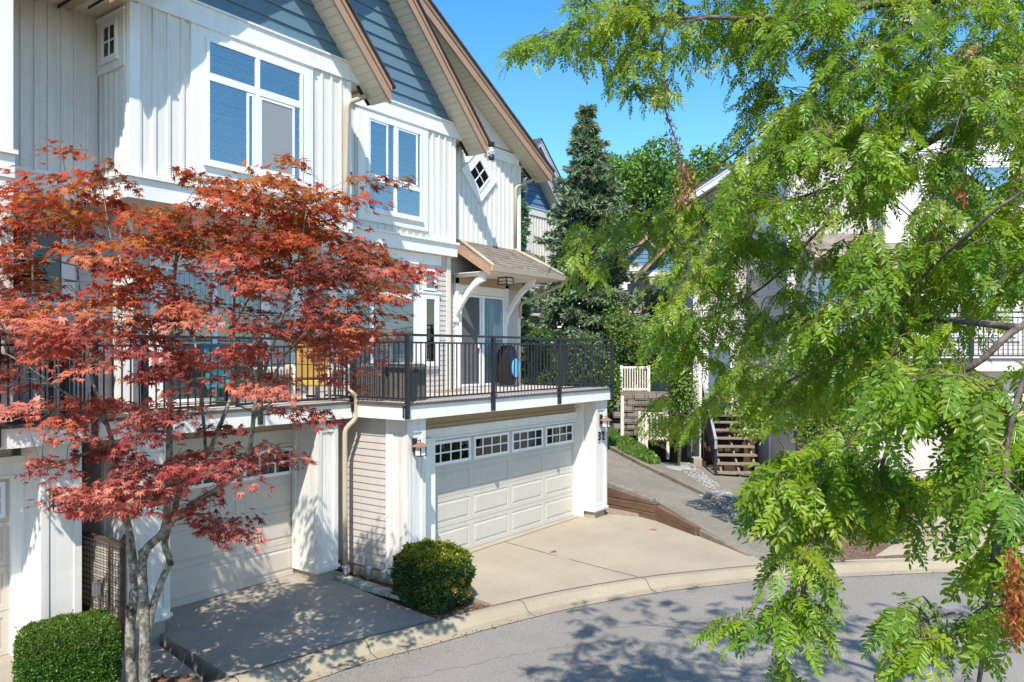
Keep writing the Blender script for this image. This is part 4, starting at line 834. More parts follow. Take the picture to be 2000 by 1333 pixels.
m = MB(); m.prism([(x, y, -0.2) for x, y in ((15.1, 9.15), (15.9, 9.15), (15.62, 8.0), (15.3, 8.75))], (0, 0, 0.215)); gv = m.build('gravel', 'gravel_brown'); gv['kind'] = 'structure'
beam('timber_edging', [p + Vector((0.05, -0.03, 0.10)) for p in pu[:5]] + [Vector((16.0, 5.0, -0.02))], 0.14, 0.4, 'timber_grey', 'long grey timber edging along the upper side of the asphalt footpath', 'edging')
# higher ground on the far side of the path
def terr(name, pts, m_, kind='structure', dn=1.2):
    m = MB(); n = len(pts); P = [Vector(p) for p in pts]; c = sum(P, Vector()) / n
    m.add(P + [p + Vector((0, 0, -dn)) for p in P] + [c], [(i, (i + 1) % n, 2 * n) for i in range(n)] + [(i, n + i, n + (i + 1) % n, (i + 1) % n) for i in range(n)])
    o = m.build(name, m_); o['kind'] = kind; return o
def G(px, py, z): return atZ(px, py, z)
lawn = terr('lawn', [pu[1] + Vector((0.1, 0, 0.02)), pu[2] + Vector((0.1, -0.1, 0.10)), G(1290, 905, 0.5), G(1262, 878, 0.75), G(1215, 850, 1.0), G(1180, 838, 1.1), Vector((22.0, 14.6, 1.1))], 'earth')
terr('paved_yard', [pu[2] + Vector((0.12, -0.05, 0.05)), pu[3] + Vector((0.12, -0.05, 0.06)), Vector((16.3, 5.2, -0.03)), G(1560, 1040, -0.02), G(1560, 940, 0.16), G(1330, 905, 0.35), G(1290, 903, 0.46)], 'path_asphalt')
terr('driveway', [Vector((15.05, 3.45, -0.208)), Vector((16.2, 5.1, -0.04)), G(1560, 1040, 0.0), G(1570, 950, 0.5), G(2100, 955, 0.55), Vector((24, -4.0, -0.05)), Vector((19.4, -3.4, -0.2)), Vector((18.2, -0.55, -0.208)), Vector((16.75, 1.68, -0.208))], 'concrete')
terr('hillside', [Vector((15.9, 10.4, 0.3)), G(1180, 838, 1.0), G(1300, 830, 1.05), G(1340, 870, 0.55), G(1560, 930, 0.2), G(1570, 935, 0.3), Vector((45, 0, 1.0)), Vector((80, 20, 1.8)), Vector((70, 60, 1.8)), Vector((15.9, 40, 1.0))], 'earth', dn=2.5)
terr('concrete_pad', [G(1425, 975, 0.10), G(1400, 948, 0.17), G(1550, 944, 0.17), G(1560, 1010, 0.06), G(1545, 1062, -0.03), G(1500, 1020, 0.03)], 'concrete_left', dn=0.3)
terr('planting_bed', [G(1622, 1094, -0.185), G(1590, 1010, 0.10), G(1700, 990, 0.2), G(1795, 1088, -0.18)], 'soil', dn=0.4)
# stepping pavers
for i, (px, py, z) in enumerate(((1317, 915, 0.43), (1342, 932, 0.34), (1368, 948, 0.27), (1396, 966, 0.20))):
    p = G(px, py, z); m = MB(); a, b = RT * 0.42, FW * 0.24
    m.hexa([p - a - b - UP * 0.06, p + a - b - UP * 0.06, p + a + b - UP * 0.06, p - a + b - UP * 0.06, p - a - b + UP * 0.03, p + a - b + UP * 0.03, p + a + b + UP * 0.03, p - a + b + UP * 0.03])
    lab = ['square concrete stepping slab nearest the picket gate', 'second stepping slab down from the picket gate in white pebbles', 'third stepping slab down from the picket gate in white pebbles', 'lowest stepping slab, nearest the street, in the white pebbles'][i]
    tag(m.build('stepping_slab', 'slate_paver', bevel=0.01), lab, 'paving slab', 'stepping slabs in the white pebbles')
# slate edging strip by the garage wall
x0, y = 8.37, 10.15
labs = 'nearest the drainpipe|second from the drainpipe|third from the drainpipe|fourth from the drainpipe|nearest the dark shrub'.split('|')
for i in range(5):
    m = MB(); a = y - i * 0.40; j = rnd.uniform(-0.012, 0.012)
    m.hexa([(x0, a - 0.38, -0.12), (x0 + 0.2, a - 0.38 + j, -0.12), (x0 + 0.2 + j, a, -0.12), (x0, a, -0.12), (x0, a - 0.38, 0.0 - 0.035 * i * 0.5), (x0 + 0.2, a - 0.38 + j, 0.0 - 0.035 * i * 0.5), (x0 + 0.2 + j, a, 0.008 - 0.035 * i * 0.5), (x0, a, 0.008 - 0.035 * i * 0.5)])
    tag(m.build('edging_slab', 'slate_paver', bevel=0.006), 'grey slate edging slab along the left driveway, ' + labs[i], 'paving slab', 'slate edging slabs')

# ------------------------------------------------------------------ small things
def lantern(x, y, z, lab, k=0.78):
    """wall lantern on a wall that faces the street: back plate, arm, pyramid roof, four panes in a cage"""
    t = empty('wall_lantern', (x, y, z), lab, 'lantern', group='lanterns on the garage pillars')
    m = MB(); m.box(x - 0.065, x + 0.055, y - 0.025, y, z - 0.14, z + 0.14); m.build('back_plate', 'bronze', t)
    m = MB(); m.tube([(x, y - 0.02, z + 0.07), (x, y - 0.12, z + 0.10), (x, y - 0.17, z + 0.09), (x, y - 0.17, z + 0.05)], 0.009, 6); m.tube([(x, y - 0.17, z + 0.05), (x, y - 0.17, z + 0.125)], 0.012, 6); m.build('arm', 'bronze', t)
    c = (x, y - 0.17, z); R = lambda r, zz: [(c[0] - r, c[1] - r, z + zz), (c[0] + r, c[1] - r, z + zz), (c[0] + r, c[1] + r, z + zz), (c[0] - r, c[1] + r, z + zz)]
    m = MB(); m.hexa(R(0.125, -0.01) + R(0.02, 0.065)); m.hexa(R(0.13, -0.022) + R(0.125, -0.01)); m.build('roof', 'copper', t)
    m = MB()
    for sx in (-1, 1):
        for sy in (-1, 1): m.box(c[0] + sx * 0.08 - 0.009, c[0] + sx * 0.08 + 0.009, c[1] + sy * 0.08 - 0.009, c[1] + sy * 0.08 + 0.009, z - 0.21, z - 0.022)
    m.hexa(R(0.09, -0.215) + R(0.09, -0.20)); m.build('cage', 'bronze', t)
    m = MB(); m.hexa(R(0.074, -0.199) + R(0.074, -0.024)); m.build('glass', 'frosted', t)
    t.scale = (k, k, k)
lantern(8.97, 8.585, 2.17, 'brown lantern on the white pillar left of the grey double garage door')
lantern(14.93, 8.585, 2.16, 'brown lantern above the house number on the right garage pillar')
lantern(4.15, 9.855, 1.93, 'lantern half hidden by red leaves on the pillar above the clipped hedge')
t = empty('ceiling_lamp', (13.95, 10.5, 5.36), 'small square lamp with black frame under the shingled awning', 'lamp')
x, y, z = 13.95, 10.5, 5.36
m = MB(); m.box(x - 0.13, x + 0.13, y - 0.13, y + 0.13, z - 0.03, z); m.build('mount', 'rail_black', t)
m = MB(); m.box(x - 0.115, x + 0.115, y - 0.115, y + 0.115, z - 0.155, z - 0.03); m.build('shade', 'frosted', t)
m = MB()
for s in (-1, 1):
    m.box(x + s * 0.12 - 0.01, x + s * 0.12 + 0.01, y - 0.128, y - 0.11, z - 0.17, z - 0.03); m.box(x + s * 0.12 - 0.01, x + s * 0.12 + 0.01, y + 0.11, y + 0.128, z - 0.17, z - 0.03)
    m.box(x - 0.13, x + 0.13, y + s * 0.121 - 0.006, y + s * 0.121 + 0.006, z - 0.105, z - 0.09); m.box(x + s * 0.121 - 0.006, x + s * 0.121 + 0.006, y - 0.115, y + 0.115, z - 0.105, z - 0.09)
m.box(x - 0.13, x + 0.13, y - 0.13, y + 0.13, z - 0.175, z - 0.158); m.build('cage', 'rail_black', t)
# house number
cu_ = bpy.data.curves.new('house_number', 'FONT'); cu_.body = '32'; cu_.size = 0.27; cu_.extrude = 0.008; cu_.space_character = 1.18; cu_.offset = 0.004
o = bpy.data.objects.new('house_number', cu_); COL.objects.link(o); dg = bpy.context.evaluated_depsgraph_get()
me = bpy.data.meshes.new_from_object(o.evaluated_get(dg)); bpy.data.objects.remove(o)
o = link_mesh('house_number', me, 'number_black'); o.location = (14.80, 8.58, 1.70); o.rotation_euler = (math.radians(90), 0, 0)
tag(o, 'black house number 32 on the white right-hand garage pillar', 'house number')
# wrapped lamp at the end of the rake board
t = empty('wrapped_floodlight', (13.02, 10.2, 8.05), 'fixture wrapped in black and clear plastic at the tip of the gable board', 'lamp')
def crumple(m, c, rx, ry, z0, z1, n=10, seed=0):
    r_ = random.Random(seed); ring = []; L = 6
    for i in range(L + 1):
        for k in range(n):
            a = 2 * math.pi * k / n; q = r_.uniform(0.75, 1.12) * (0.75 if i in (0, L) else 1)
            ring.append((c[0] + rx * q * math.cos(a), c[1] + ry * q * math.sin(a), z0 + (z1 - z0) * i / L + r_.uniform(-0.012, 0.012)))
    fs = [(i * n + k, i * n + (k + 1) % n, (i + 1) * n + (k + 1) % n, (i + 1) * n + k) for i in range(L) for k in range(n)] + [tuple(range(n - 1, -1, -1)), tuple(L * n + k for k in range(n))]
    m.add(ring, fs)
m = MB(); crumple(m, (13.06, 10.22), 0.075, 0.07, 8.06, 8.20, seed=1); crumple(m, (13.05, 10.21), 0.07, 0.065, 7.80, 7.93, seed=2); m.build('black_wrap', 'plastic_wrap', t)
m = MB(); crumple(m, (13.05, 10.215), 0.075, 0.07, 7.92, 8.07, seed=3); m.build('clear_wrap', 'plastic_clear', t)
m = MB(); m.tube([(13.0, 10.24, 8.22), (13.04, 10.22, 8.16)], 0.015, 6); m.build('mount', 'plastic_wrap', t)
# resin storage boxes on the deck
def storage(x0, x1, y0, y1, z1, lab):
    t = empty('storage_box', ((x0 + x1) / 2, (y0 + y1) / 2, 2.857), lab, 'storage box', group='wicker storage boxes on the balcony')
    m = MB(); z = 2.875; k = 0
    while z < z1 - 0.07:      # woven courses
        n = 14
        for (a, b, fx) in ((x0, x1, None), (y0, y1, 1)):
            nn = max(4, int((b - a) / 0.035))
            for i in range(nn):
                p, q = a + (b - a) * i / nn, a + (b - a) * (i + 1) / nn; o_ = 0.006 if (i + k) % 2 else 0.0
                if fx is None: m.box(p + 0.002, q - 0.002, y0 - o_ - 0.004, y0 + 0.01, z, z + 0.024)
                else: m.box(x0 - o_ - 0.004, x0 + 0.01, p + 0.002, q - 0.002, z, z + 0.024)
        z += 0.028; k += 1
    m.box(x0 + 0.011, x1, y0 + 0.011, y1, 2.86, z1 - 0.06); m.build('body', 'wicker', t)
    m = MB(); xm = (x0 + x1) / 2
    prof_ = [(x0 - 0.015, z1 - 0.075), (x1 + 0.015, z1 - 0.075), (x1 + 0.015, z1 - 0.03), (x1 - 0.06, z1), (x0 + 0.06, z1), (x0 - 0.015, z1 - 0.03)]
    m.prism([(a, y0 - 0.015, b) for a, b in prof_], (0, y1 - y0 + 0.03, 0)); m.build('lid', 'wicker', t, bevel=0.01)
    m = MB(); m.box(xm - 0.05, xm + 0.05, y0 - 0.02, y0 - 0.012, z1 - 0.14, z1 - 0.09); m.build('handle', 'wicker_dark', t)
storage(8.93, 9.42, 8.76, 9.14, 3.47, 'brown wicker-look storage box behind the corner post of the balcony railing')
storage(8.80, 9.30, 9.22, 9.86, 3.47, 'brown wicker-look storage box against the side railing, left of its twin')
# upright bag with a blue oval by the patio door
bx, by = 14.30, 10.60; t = empty('upright_bag', (bx, by, 2.857), 'dark upright bag with a light blue oval panel beside the patio door', 'bag')
m = MB(); pr = []
for i in range(13):
    a = math.pi * i / 12; pr.append((bx - 0.24 * math.cos(a), 3.55 + 0.27 * math.sin(a)))
pr = [(bx - 0.17, 2.90), ] + [(bx - 0.24, 3.2)] + pr + [(bx + 0.24, 3.2), (bx + 0.17, 2.90)]
m.prism([(a, by, b) for a, b in reversed(pr)], (0, 0.24, 0)); m.build('body', 'black_fabric', t, bevel=0.03)
m = MB(); m.prism([(bx - 0.10, by - 0.03, 3.35), (bx + 0.17, by - 0.03, 3.35), (bx + 0.16, by - 0.03, 3.70), (bx - 0.10, by - 0.03, 3.72)], (0, 0.028, 0)); m.build('pocket', 'navy_fabric', t, bevel=0.01)
m = MB(); m.prism([(bx + 0.09 + 0.135 * math.cos(2 * math.pi * i / 20), by - 0.075, 3.29 + 0.215 * math.sin(2 * math.pi * i / 20)) for i in range(20)], (0, 0.03, 0)); m.build('oval_panel', 'sky_blue', t)
m = MB(); m.prism([(bx + 0.09 + 0.16 * math.cos(2 * math.pi * i / 20), by - 0.045, 3.29 + 0.245 * math.sin(2 * math.pi * i / 20)) for i in range(20)], (0, 0.04, 0)); m.build('oval_rim', 'navy_fabric', t)
m = MB(); m.tube([(bx + 0.02, by - 0.06, 3.08), (bx + 0.02, by - 0.06, 2.87)], 0.02, 6); m.tube([(bx + 0.16, by - 0.06, 3.08), (bx + 0.18, by - 0.06, 2.87)], 0.02, 6); m.box(bx + 0.0, bx + 0.2, by - 0.08, by - 0.04, 2.858, 2.885); m.build('stand', 'navy_fabric', t)
# straw doormat
m = MB(); m.box(11.2, 12.5, 10.1, 10.7, 2.858, 2.872)
for i in range(500):
    x, y = rnd.uniform(11.2, 12.5), rnd.uniform(10.1, 10.7); a = rnd.uniform(0, 6.3); l = 0.05
    m.add([(x, y, 2.872), (x + 0.006, y, 2.872), (x + l * math.cos(a), y + l * math.sin(a), 2.89 + rnd.random() * 0.02)], [(0, 1, 2)])
tag(m.build('doormat', 'straw'), 'shaggy straw-coloured mat on the balcony floor left of the patio door', 'mat')
# balcony chairs of the middle house
def lounge(x, y, rz, fm, cm, lab):
    t = empty('lounge_chair', (x, y, 2.842), lab, 'chair', rotz=rz)
    for s in (-0.31, 0.27):
        m = MB(); m.tube([(s + 0.02, -0.30, 0), (s + 0.02, -0.28, 0.35), (s + 0.02, -0.12, 0.58), (s + 0.02, 0.2, 0.60), (s + 0.02, 0.30, 0.55), (s + 0.02, 0.34, 0.0)], 0.03, 8); m.build('arm_frame', fm, t, smooth=True)
    m = MB(); m.hexa([(-0.27, -0.30, 0.30), (0.27, -0.30, 0.30), (0.27, 0.28, 0.25), (-0.27, 0.28, 0.25), (-0.27, -0.30, 0.42), (0.27, -0.30, 0.42), (0.27, 0.28, 0.37), (-0.27, 0.28, 0.37)]); m.build('seat', cm, t, bevel=0.03)
    m = MB(); m.hexa([(-0.27, 0.20, 0.38), (0.27, 0.20, 0.38), (0.27, 0.30, 0.38), (-0.27, 0.30, 0.38), (-0.27, 0.32, 0.95), (0.27, 0.32, 0.95), (0.27, 0.42, 0.95), (-0.27, 0.42, 0.95)]); m.build('backrest', cm, t, bevel=0.03)
lounge(8.28, 10.42, math.radians(160), 'picket_cream', 'yellow_cushion', 'chair with yellow cushions and curved cream arms behind the balcony railing')
lounge(6.95, 10.5, math.radians(20), 'dark_wood', 'teal_plastic', 'teal cushioned chair on the balcony behind the maple')
t = empty('garden_chair', (4.05, 10.35, 2.842), 'white garden chair with interlaced circles in its back, far left balcony', 'chair', rotz=math.radians(35))
for (a, b) in ((-0.22, -0.22), (0.22, -0.22), (-0.22, 0.22), (0.22, 0.22)):
    m = MB(); m.tube([(a, b, 0), (a * 0.95, b * 0.95, 0.44 if b < 0 else 0.92)], [0.016, 0.014], 6); m.build('leg', 'vinyl_white', t)
m = MB(); m.box(-0.24, 0.24, -0.24, 0.24, 0.42, 0.455); m.build('seat', 'vinyl_white', t, bevel=0.01)
m = MB()
for cx, cz, r_ in ((-0.08, 0.68, 0.12), (0.08, 0.68, 0.12), (0, 0.80, 0.11), (0, 0.60, 0.09)):
    m.tube([(cx + r_ * math.cos(2 * math.pi * i / 18), 0.215, cz + r_ * math.sin(2 * math.pi * i / 18)) for i in range(19)], 0.011, 6)
m.tube([(-0.21, 0.213, 0.90), (0, 0.213, 0.95), (0.21, 0.213, 0.90)], 0.014, 6); m.tube([(-0.21, 0.21, 0.5), (0.21, 0.21, 0.5)], 0.012, 6); m.build('backrest', 'vinyl_white', t)
t = empty('patio_table', (7.75, 10.55, 2.842), 'low pale lattice-topped table on the balcony beside the yellow chair', 'table')
m = MB(); m.box(7.5, 8.0, 10.4, 10.9, 3.38, 3.41)
for i in range(9): m.box(7.5 + i * 0.0575, 7.52 + i * 0.0575, 10.395, 10.4, 3.30, 3.38)
m.build('tabletop', 'picket_cream', t)
for a in (7.54, 7.96):
    for b in (10.44, 10.86):
        m = MB(); m.tube([(a, b, 2.845), (a, b, 3.38)], 0.018, 6); m.build('leg', 'metal_grey', t)
# solar stake lights
for i, (x, y, tl_) in enumerate(((8.44, 9.62, 0.0), (8.62, 9.30, 0.10), (8.66, 8.93, -0.05))):
    t = empty('solar_light', (x, y, -0.11), ['silver solar stake light beside the drainpipe', 'tilted silver solar stake light, middle of three', 'silver solar stake light closest to the dark shrub'][i], 'garden light', group='solar lights in the bed')
    ax = Vector((tl_, -tl_ * 0.5, 1)).normalized(); b = Vector((x, y, -0.11))
    m = MB(); m.tube([b, b + ax * 0.20], 0.008, 6); m.build('stake', 'metal_grey', t)
    m = MB(); m.tube([b + ax * 0.16, b + ax * 0.27], [0.016, 0.05], 10); m.build('lens', 'plastic_clear', t)
    m = MB(); m.tube([b + ax * 0.27, b + ax * 0.285, b + ax * 0.305], [0.066, 0.062, 0.03], 12); m.build('cap', 'metal_grey', t)
# round covers in the driveway
for i, (px, py, lab) in enumerate(((1078, 1078, 'small round brown cover in the joint across the driveway'), (1276, 1035, 'small rusty round cover near the timber wall'))):
    p = atZ(px, py, -0.08); z = drop(_b32, p.x, p.y, 0); p = atZ(px, py, z)
    m = MB(); m.lathe((p.x, p.y, z - 0.01), [(0.085, 0.0), (0.085, 0.014), (0.07, 0.018), (0.06, 0.016)], 18); tag(m.build('drain_cover', 'cap_brown' if i == 0 else 'copper'), lab, 'drain cover')
# lattice gate in the passage
t = empty('lattice_gate', (4.62, 9.75, 0.2), 'brown square-lattice gate between the garage pillars above the hedge', 'gate')
fr = FX(4.62, 10.30); m = MB()
for i in range(15): fr.box(m, 0.03 + i * 0.073, 0.040 + i * 0.073, 0, 0.004, 0.42, 1.30)
for i in range(13): fr.box(m, 0.0, 1.08, 0.004, 0.008, 0.44 + i * 0.07, 0.450 + i * 0.07)
m.build('lattice', 'dark_wood', t)
m = MB(); ringbox(m, fr, -0.03, 1.11, 0.15, 1.38, 0.05, -0.02, 0.03); fr.box(m, 0.02, 1.06, -0.02, 0.03, 0.36, 0.43); fr.box(m, 0.80, 0.84, 0.024, 0.045, 0.2, 1.33); m.build('frame', 'dark_wood', t)
m = MB(); fr.box(m, 0.50, 0.60, 0.03, 0.07, 0.62, 0.86); fr.box(m, 0.53, 0.57, 0.07, 0.10, 0.66, 0.82); m.build('latch', 'metal_grey', t)
m = MB(); fr.box(m, 0.0, 1.08, -0.035, -0.022, 0.17, 1.36); m.build('backing_panel', 'soffit_beige', t)
# cream marker beside the hedge
t = empty('garden_marker', (4.40, 8.52, -0.14), 'cream round-topped marker on a thin stake right of the clipped hedge', 'garden marker')
c = Vector((4.40, 8.52, 0.72)); a_ = RT * 1.0
m = MB(); m.prism([c + RT * 0.10 * math.cos(2 * math.pi * i / 20) + UP * 0.16 * math.sin(2 * math.pi * i / 20) for i in range(20)], FW * 0.015); m.build('plate', 'cream_plastic', t)
m = MB(); m.tube([c + FW * 0.02 - UP * 0.86, c + FW * 0.02 - UP * 0.05], 0.008, 6); m.build('stake', 'metal_grey', t)
# fences, retaining wall and gate up the slope
RZ = math.atan2(RT.y, RT.x)
def camspot(px, py, d):
    p = atD(px, py, d); return p
def picket(name, px0, px1, ytop, ybot, d, lab, cat, n, mt='picket_cream', posts=True, group=None):
    p0, p1 = atD(px0, ybot, d), atD(px1, ybot, d); w = (p1 - p0).length; h = (ybot - ytop) * d / F
    t = empty(name, p0, lab, cat, rotz=RZ, group=group); t.location = p0
    m = MB(); m.box(0, w, -0.02, 0.02, h - 0.07, h); m.box(0, w, -0.02, 0.02, 0.03, 0.10); m.build('rail', mt, t)
    m = MB()
    for i in range(n):
        x = w * (i + 0.5) / n; m.box(x - 0.02, x + 0.02, -0.035, -0.021, 0.0, h - 0.02)
    m.build('pickets', mt, t)
    if posts:
        for x in (0, w): m = MB(); m.box(x - 0.045, x + 0.045, -0.045, 0.045, -0.6, h + 0.04); m.build('post', mt, t)
    return t
picket('picket_fence', 1213, 1267, 716, 764, 26.2, 'cream picket fence panel on top of the block retaining wall', 'fence', 11)
picket('picket_fence', 1195, 1312, 687, 728, 29, 'long white picket fence at the top of the slope, behind the cream panel', 'fence', 22)
picket('picket_gate', 1262, 1304, 806, 860, 24.0, 'low cream picket gate beside the white gate post on the lawn edge', 'gate', 7)
p = atD(1215, 848, 24.2); m = MB(); m.box(-0.05, 0.05, -0.05, 0.05, -0.2, 1.2); o = m.build('gate_post', 'picket_cream'); o.location = p; o.rotation_euler.z = RZ; tag(o, 'tall thin cream post at the left end of the block wall', 'post')
p = atD(1252, 868, 23.9); m = MB(); m.box(-0.09, -0.01, -0.05, 0.05, -0.2, 1.02); m.box(0.01, 0.10, -0.05, 0.05, -0.2, 1.0); o = m.build('gate_post', 'picket_cream'); o.location = p; o.rotation_euler.z = RZ; tag(o, 'double white post hinging the low picket gate', 'post')
p = atD(1212, 850, 25.4); t = empty('retaining_wall', p, 'grey-brown split-block retaining wall under the cream picket panel', 'retaining wall', rotz=RZ)
m = MB(); zt2 = 3.66 - (770 - 688) * 25.4 / F - p.z
for r in range(7):
    for k in range(5):
        x = k * 0.46 - (0.23 if r % 2 else 0); j = rnd.uniform(-0.02, 0.02); m.box(x + 0.006, x + 0.452, 0.0 + j + r * 0.03, 0.4, zt2 - 0.2 * (r + 1) * 1.0 + 0.004 - 0.0, zt2 - 0.2 * r - 0.004)
m.build('blocks', 'retaining_block', t, bevel=0.01)
m = MB(); m.box(-0.3, 2.2, 0.16, 0.5, zt2, zt2 + 0.06); m.build('coping', 'timber_grey', t)
# electricity meters on the siding left of the stairs
t = empty('meter_box', (o2.x, o2.y, 0), 'grey utility meters on the siding left of the wooden stairs', 'meter', rotz=B2)
m = MB(); m.box(-1.86, -1.765, 6.2, 6.9, 0.75, 1.35); m.build('box', 'meter_grey', t); m = MB(); m.box(-1.84, -1.765, 5.6, 6.05, 0.5, 0.95); m.build('box', 'metal_grey', t)
# concrete pier at the foot of the wall beside the stairs
m = MB(); m.box(-2.0, -1.75, 4.0, 4.45, -0.1, 0.52); o = m.build('concrete_pier', 'foundation', bevel=0.01); o.location = (o2.x, o2.y, 0); o.rotation_euler.z = B2; tag(o, 'square concrete pier at the foot of the siding beside the stairs', 'pier')

# ------------------------------------------------------------------ vegetation
def build_np(name, V, Fc, C, m_, parent=None):
    """mesh from arrays: V (n,3), Fc (f,k), C (n,3) own colour of each leaf"""
    root = parent
    off = ORG.get(root.name) if root is not None else None
    if off is not None: V = V - np.array(off)[None, :]
    me = bpy.data.meshes.new(name); n, f, k = len(V), len(Fc), Fc.shape[1]
    me.vertices.add(n); me.vertices.foreach_set('co', V.astype(np.float32).ravel())
    me.loops.add(f * k); me.loops.foreach_set('vertex_index', Fc.astype(np.int32).ravel())
    me.polygons.add(f); me.polygons.foreach_set('loop_start', np.arange(0, f * k, k, dtype=np.int32)); me.polygons.foreach_set('loop_total', np.full(f, k, dtype=np.int32))
    me.update(calc_edges=True)
    ca = me.color_attributes.new('Col', 'FLOAT_COLOR', 'POINT'); cc = np.ones((n, 4), np.float32); cc[:, :3] = C; ca.data.foreach_set('color', cc.ravel())
    return link_mesh(name, me, m_, parent)
def unit(a): return a / np.maximum(np.linalg.norm(a, axis=-1, keepdims=True), 1e-9)
def place(T, Tf, P, D, Nn, S, Cc, cvar=None):
    """put template T (k,3: x side, y along, z normal) at P with direction D, normal Nn, size S, colour Cc"""
    D = unit(D); X = unit(np.cross(D, Nn)); Z = np.cross(X, D); k = len(T); n = len(P)
    V = P[:, None, :] + S[:, None, None] * (T[None, :, 0:1] * X[:, None, :] + T[None, :, 1:2] * D[:, None, :] + T[None, :, 2:3] * Z[:, None, :])
    Fa = (Tf[None, :, :] + (np.arange(n) * k)[:, None, None]).reshape(-1, Tf.shape[1])
    C = np.repeat(Cc[:, None, :], k, axis=1)
    return V.reshape(-1, 3), Fa, C.reshape(-1, 3)
class Cloud:
    def __init__(s): s.V, s.F, s.C, s.n = [], [], [], 0
    def add(s, V, F_, C): s.V.append(V); s.F.append(F_ + s.n); s.C.append(C); s.n += len(V)
    def build(s, name, m_, parent=None): return build_np(name, np.concatenate(s.V), np.concatenate(s.F), np.concatenate(s.C), m_, parent)
def inpoly(x, y, poly):
    c = False; n = len(poly)
    for i in range(n):
        x1, y1 = poly[i]; x2, y2 = poly[i - 1]
        if (y1 > y) != (y2 > y) and x < (x2 - x1) * (y - y1) / (y2 - y1) + x1: c = not c
    return c
def curve(pts, n=5): return smooth_line([Vector(p) for p in pts], n)
def wob(pts, a, seed):
    return [p + Vector((mnoise.noise(p * 2.3 + Vector((seed, 0, 0))), mnoise.noise(p * 2.3 + Vector((0, seed, 0))), mnoise.noise(p * 2.3 + Vector((0, 0, seed))))) * a for p in pts]

# templates
_ml = [(-128, .42), (-84, .72), (-42, .95), (0, 1.05), (42, .95), (84, .72), (128, .42)]
_r = [(0, -0.06, 0)]
for i, (a, l) in enumerate(_ml):
    a_ = math.radians(a); _r.append((l * math.sin(a_), l * math.cos(a_), -0.22 * l * l))
    if i < 6:
        b_ = math.radians((a + _ml[i + 1][0]) / 2); q = 0.36; _r.append((q * math.sin(b_), q * math.cos(b_), 0.03))
MAPLE_T = np.array([(0, 0, 0.05)] + _r); _n = len(_r)
MAPLE_F = np.array([(0, 1 + i, 1 + (i + 1) % _n) for i in range(_n)])
def pinnate(npairs, sag, seed):
    """compound leaf of unit length: leaflets (4-point folded ovals, two quads each) in pairs along a sagging midrib"""
    r_ = random.Random(seed); V = []; Fq = []
    def leaflet(p, ang, L, W, lift):
        d = Vector((math.sin(ang), math.cos(ang), lift)).normalized(); s_ = Vector((d.y, -d.x, 0)).normalized(); up = Vector((0, 0, 1))
        b = len(V); p = Vector(p)
        V.extend([p, p + d * L * 0.30 + s_ * W * 0.5 + up * W * 0.16, p + d * L * 0.72 + s_ * W * 0.42 + up * W * 0.12, p + d * L - up * 0.008, p + d * L * 0.72 - s_ * W * 0.42 + up * W * 0.12, p + d * L * 0.30 - s_ * W * 0.5 + up * W * 0.16])
        Fq.extend([(b, b + 1, b + 2, b + 3), (b, b + 3, b + 4, b + 5)])
    zf = lambda t: 0.10 * math.sin(t * 2.2) - sag * t * t
    for i in range(npairs):
        t = 0.14 + 0.82 * i / npairs; L = 0.235 * (0.75 + 0.35 * math.sin(math.pi * (0.15 + 0.8 * i / npairs))); W = L * 0.37
        for s in (-1, 1):
            if r_.random() < 0.07: continue
            leaflet((0.008 * s, t + r_.uniform(-0.012, 0.012), zf(t)), s * math.radians(66 - 20 * t + r_.uniform(-14, 14)), L * r_.uniform(0.72, 1.12), W * r_.uniform(0.75, 1.1), -0.12 + r_.uniform(-0.45, 0.35))
    leaflet((0, 0.97, zf(0.97)), r_.uniform(-.15, .15), 0.2, 0.08, -0.2)
    # midrib
    for i in range(3):
        a, b_ = i / 3, (i + 1) / 3; n = len(V); w = 0.008
        V.extend([Vector((-w, a, zf(a) - 0.004)), Vector((w, a, zf(a) - 0.004)), Vector((w * .8, b_, zf(b_) - 0.004)), Vector((-w * .8, b_, zf(b_) - 0.004))]); Fq.append((n, n + 1, n + 2, n + 3))
    return np.array([tuple(v) for v in V]), np.array(Fq)
PIN = [pinnate(7 + i % 4, 0.10 + 0.09 * (i % 3), i) for i in range(14)]
QUAD_T = np.array([(0, 0, 0), (0.32, 0.45, 0.08), (0, 1, -0.05), (-0.32, 0.45, 0.08)]); QUAD_F = np.array([(0, 1, 2, 3)])
NEED_T = np.array([(-0.05, 0, 0), (0.05, 0, 0), (0, 1, 0)]); NEED_F = np.array([(0, 1, 2)])

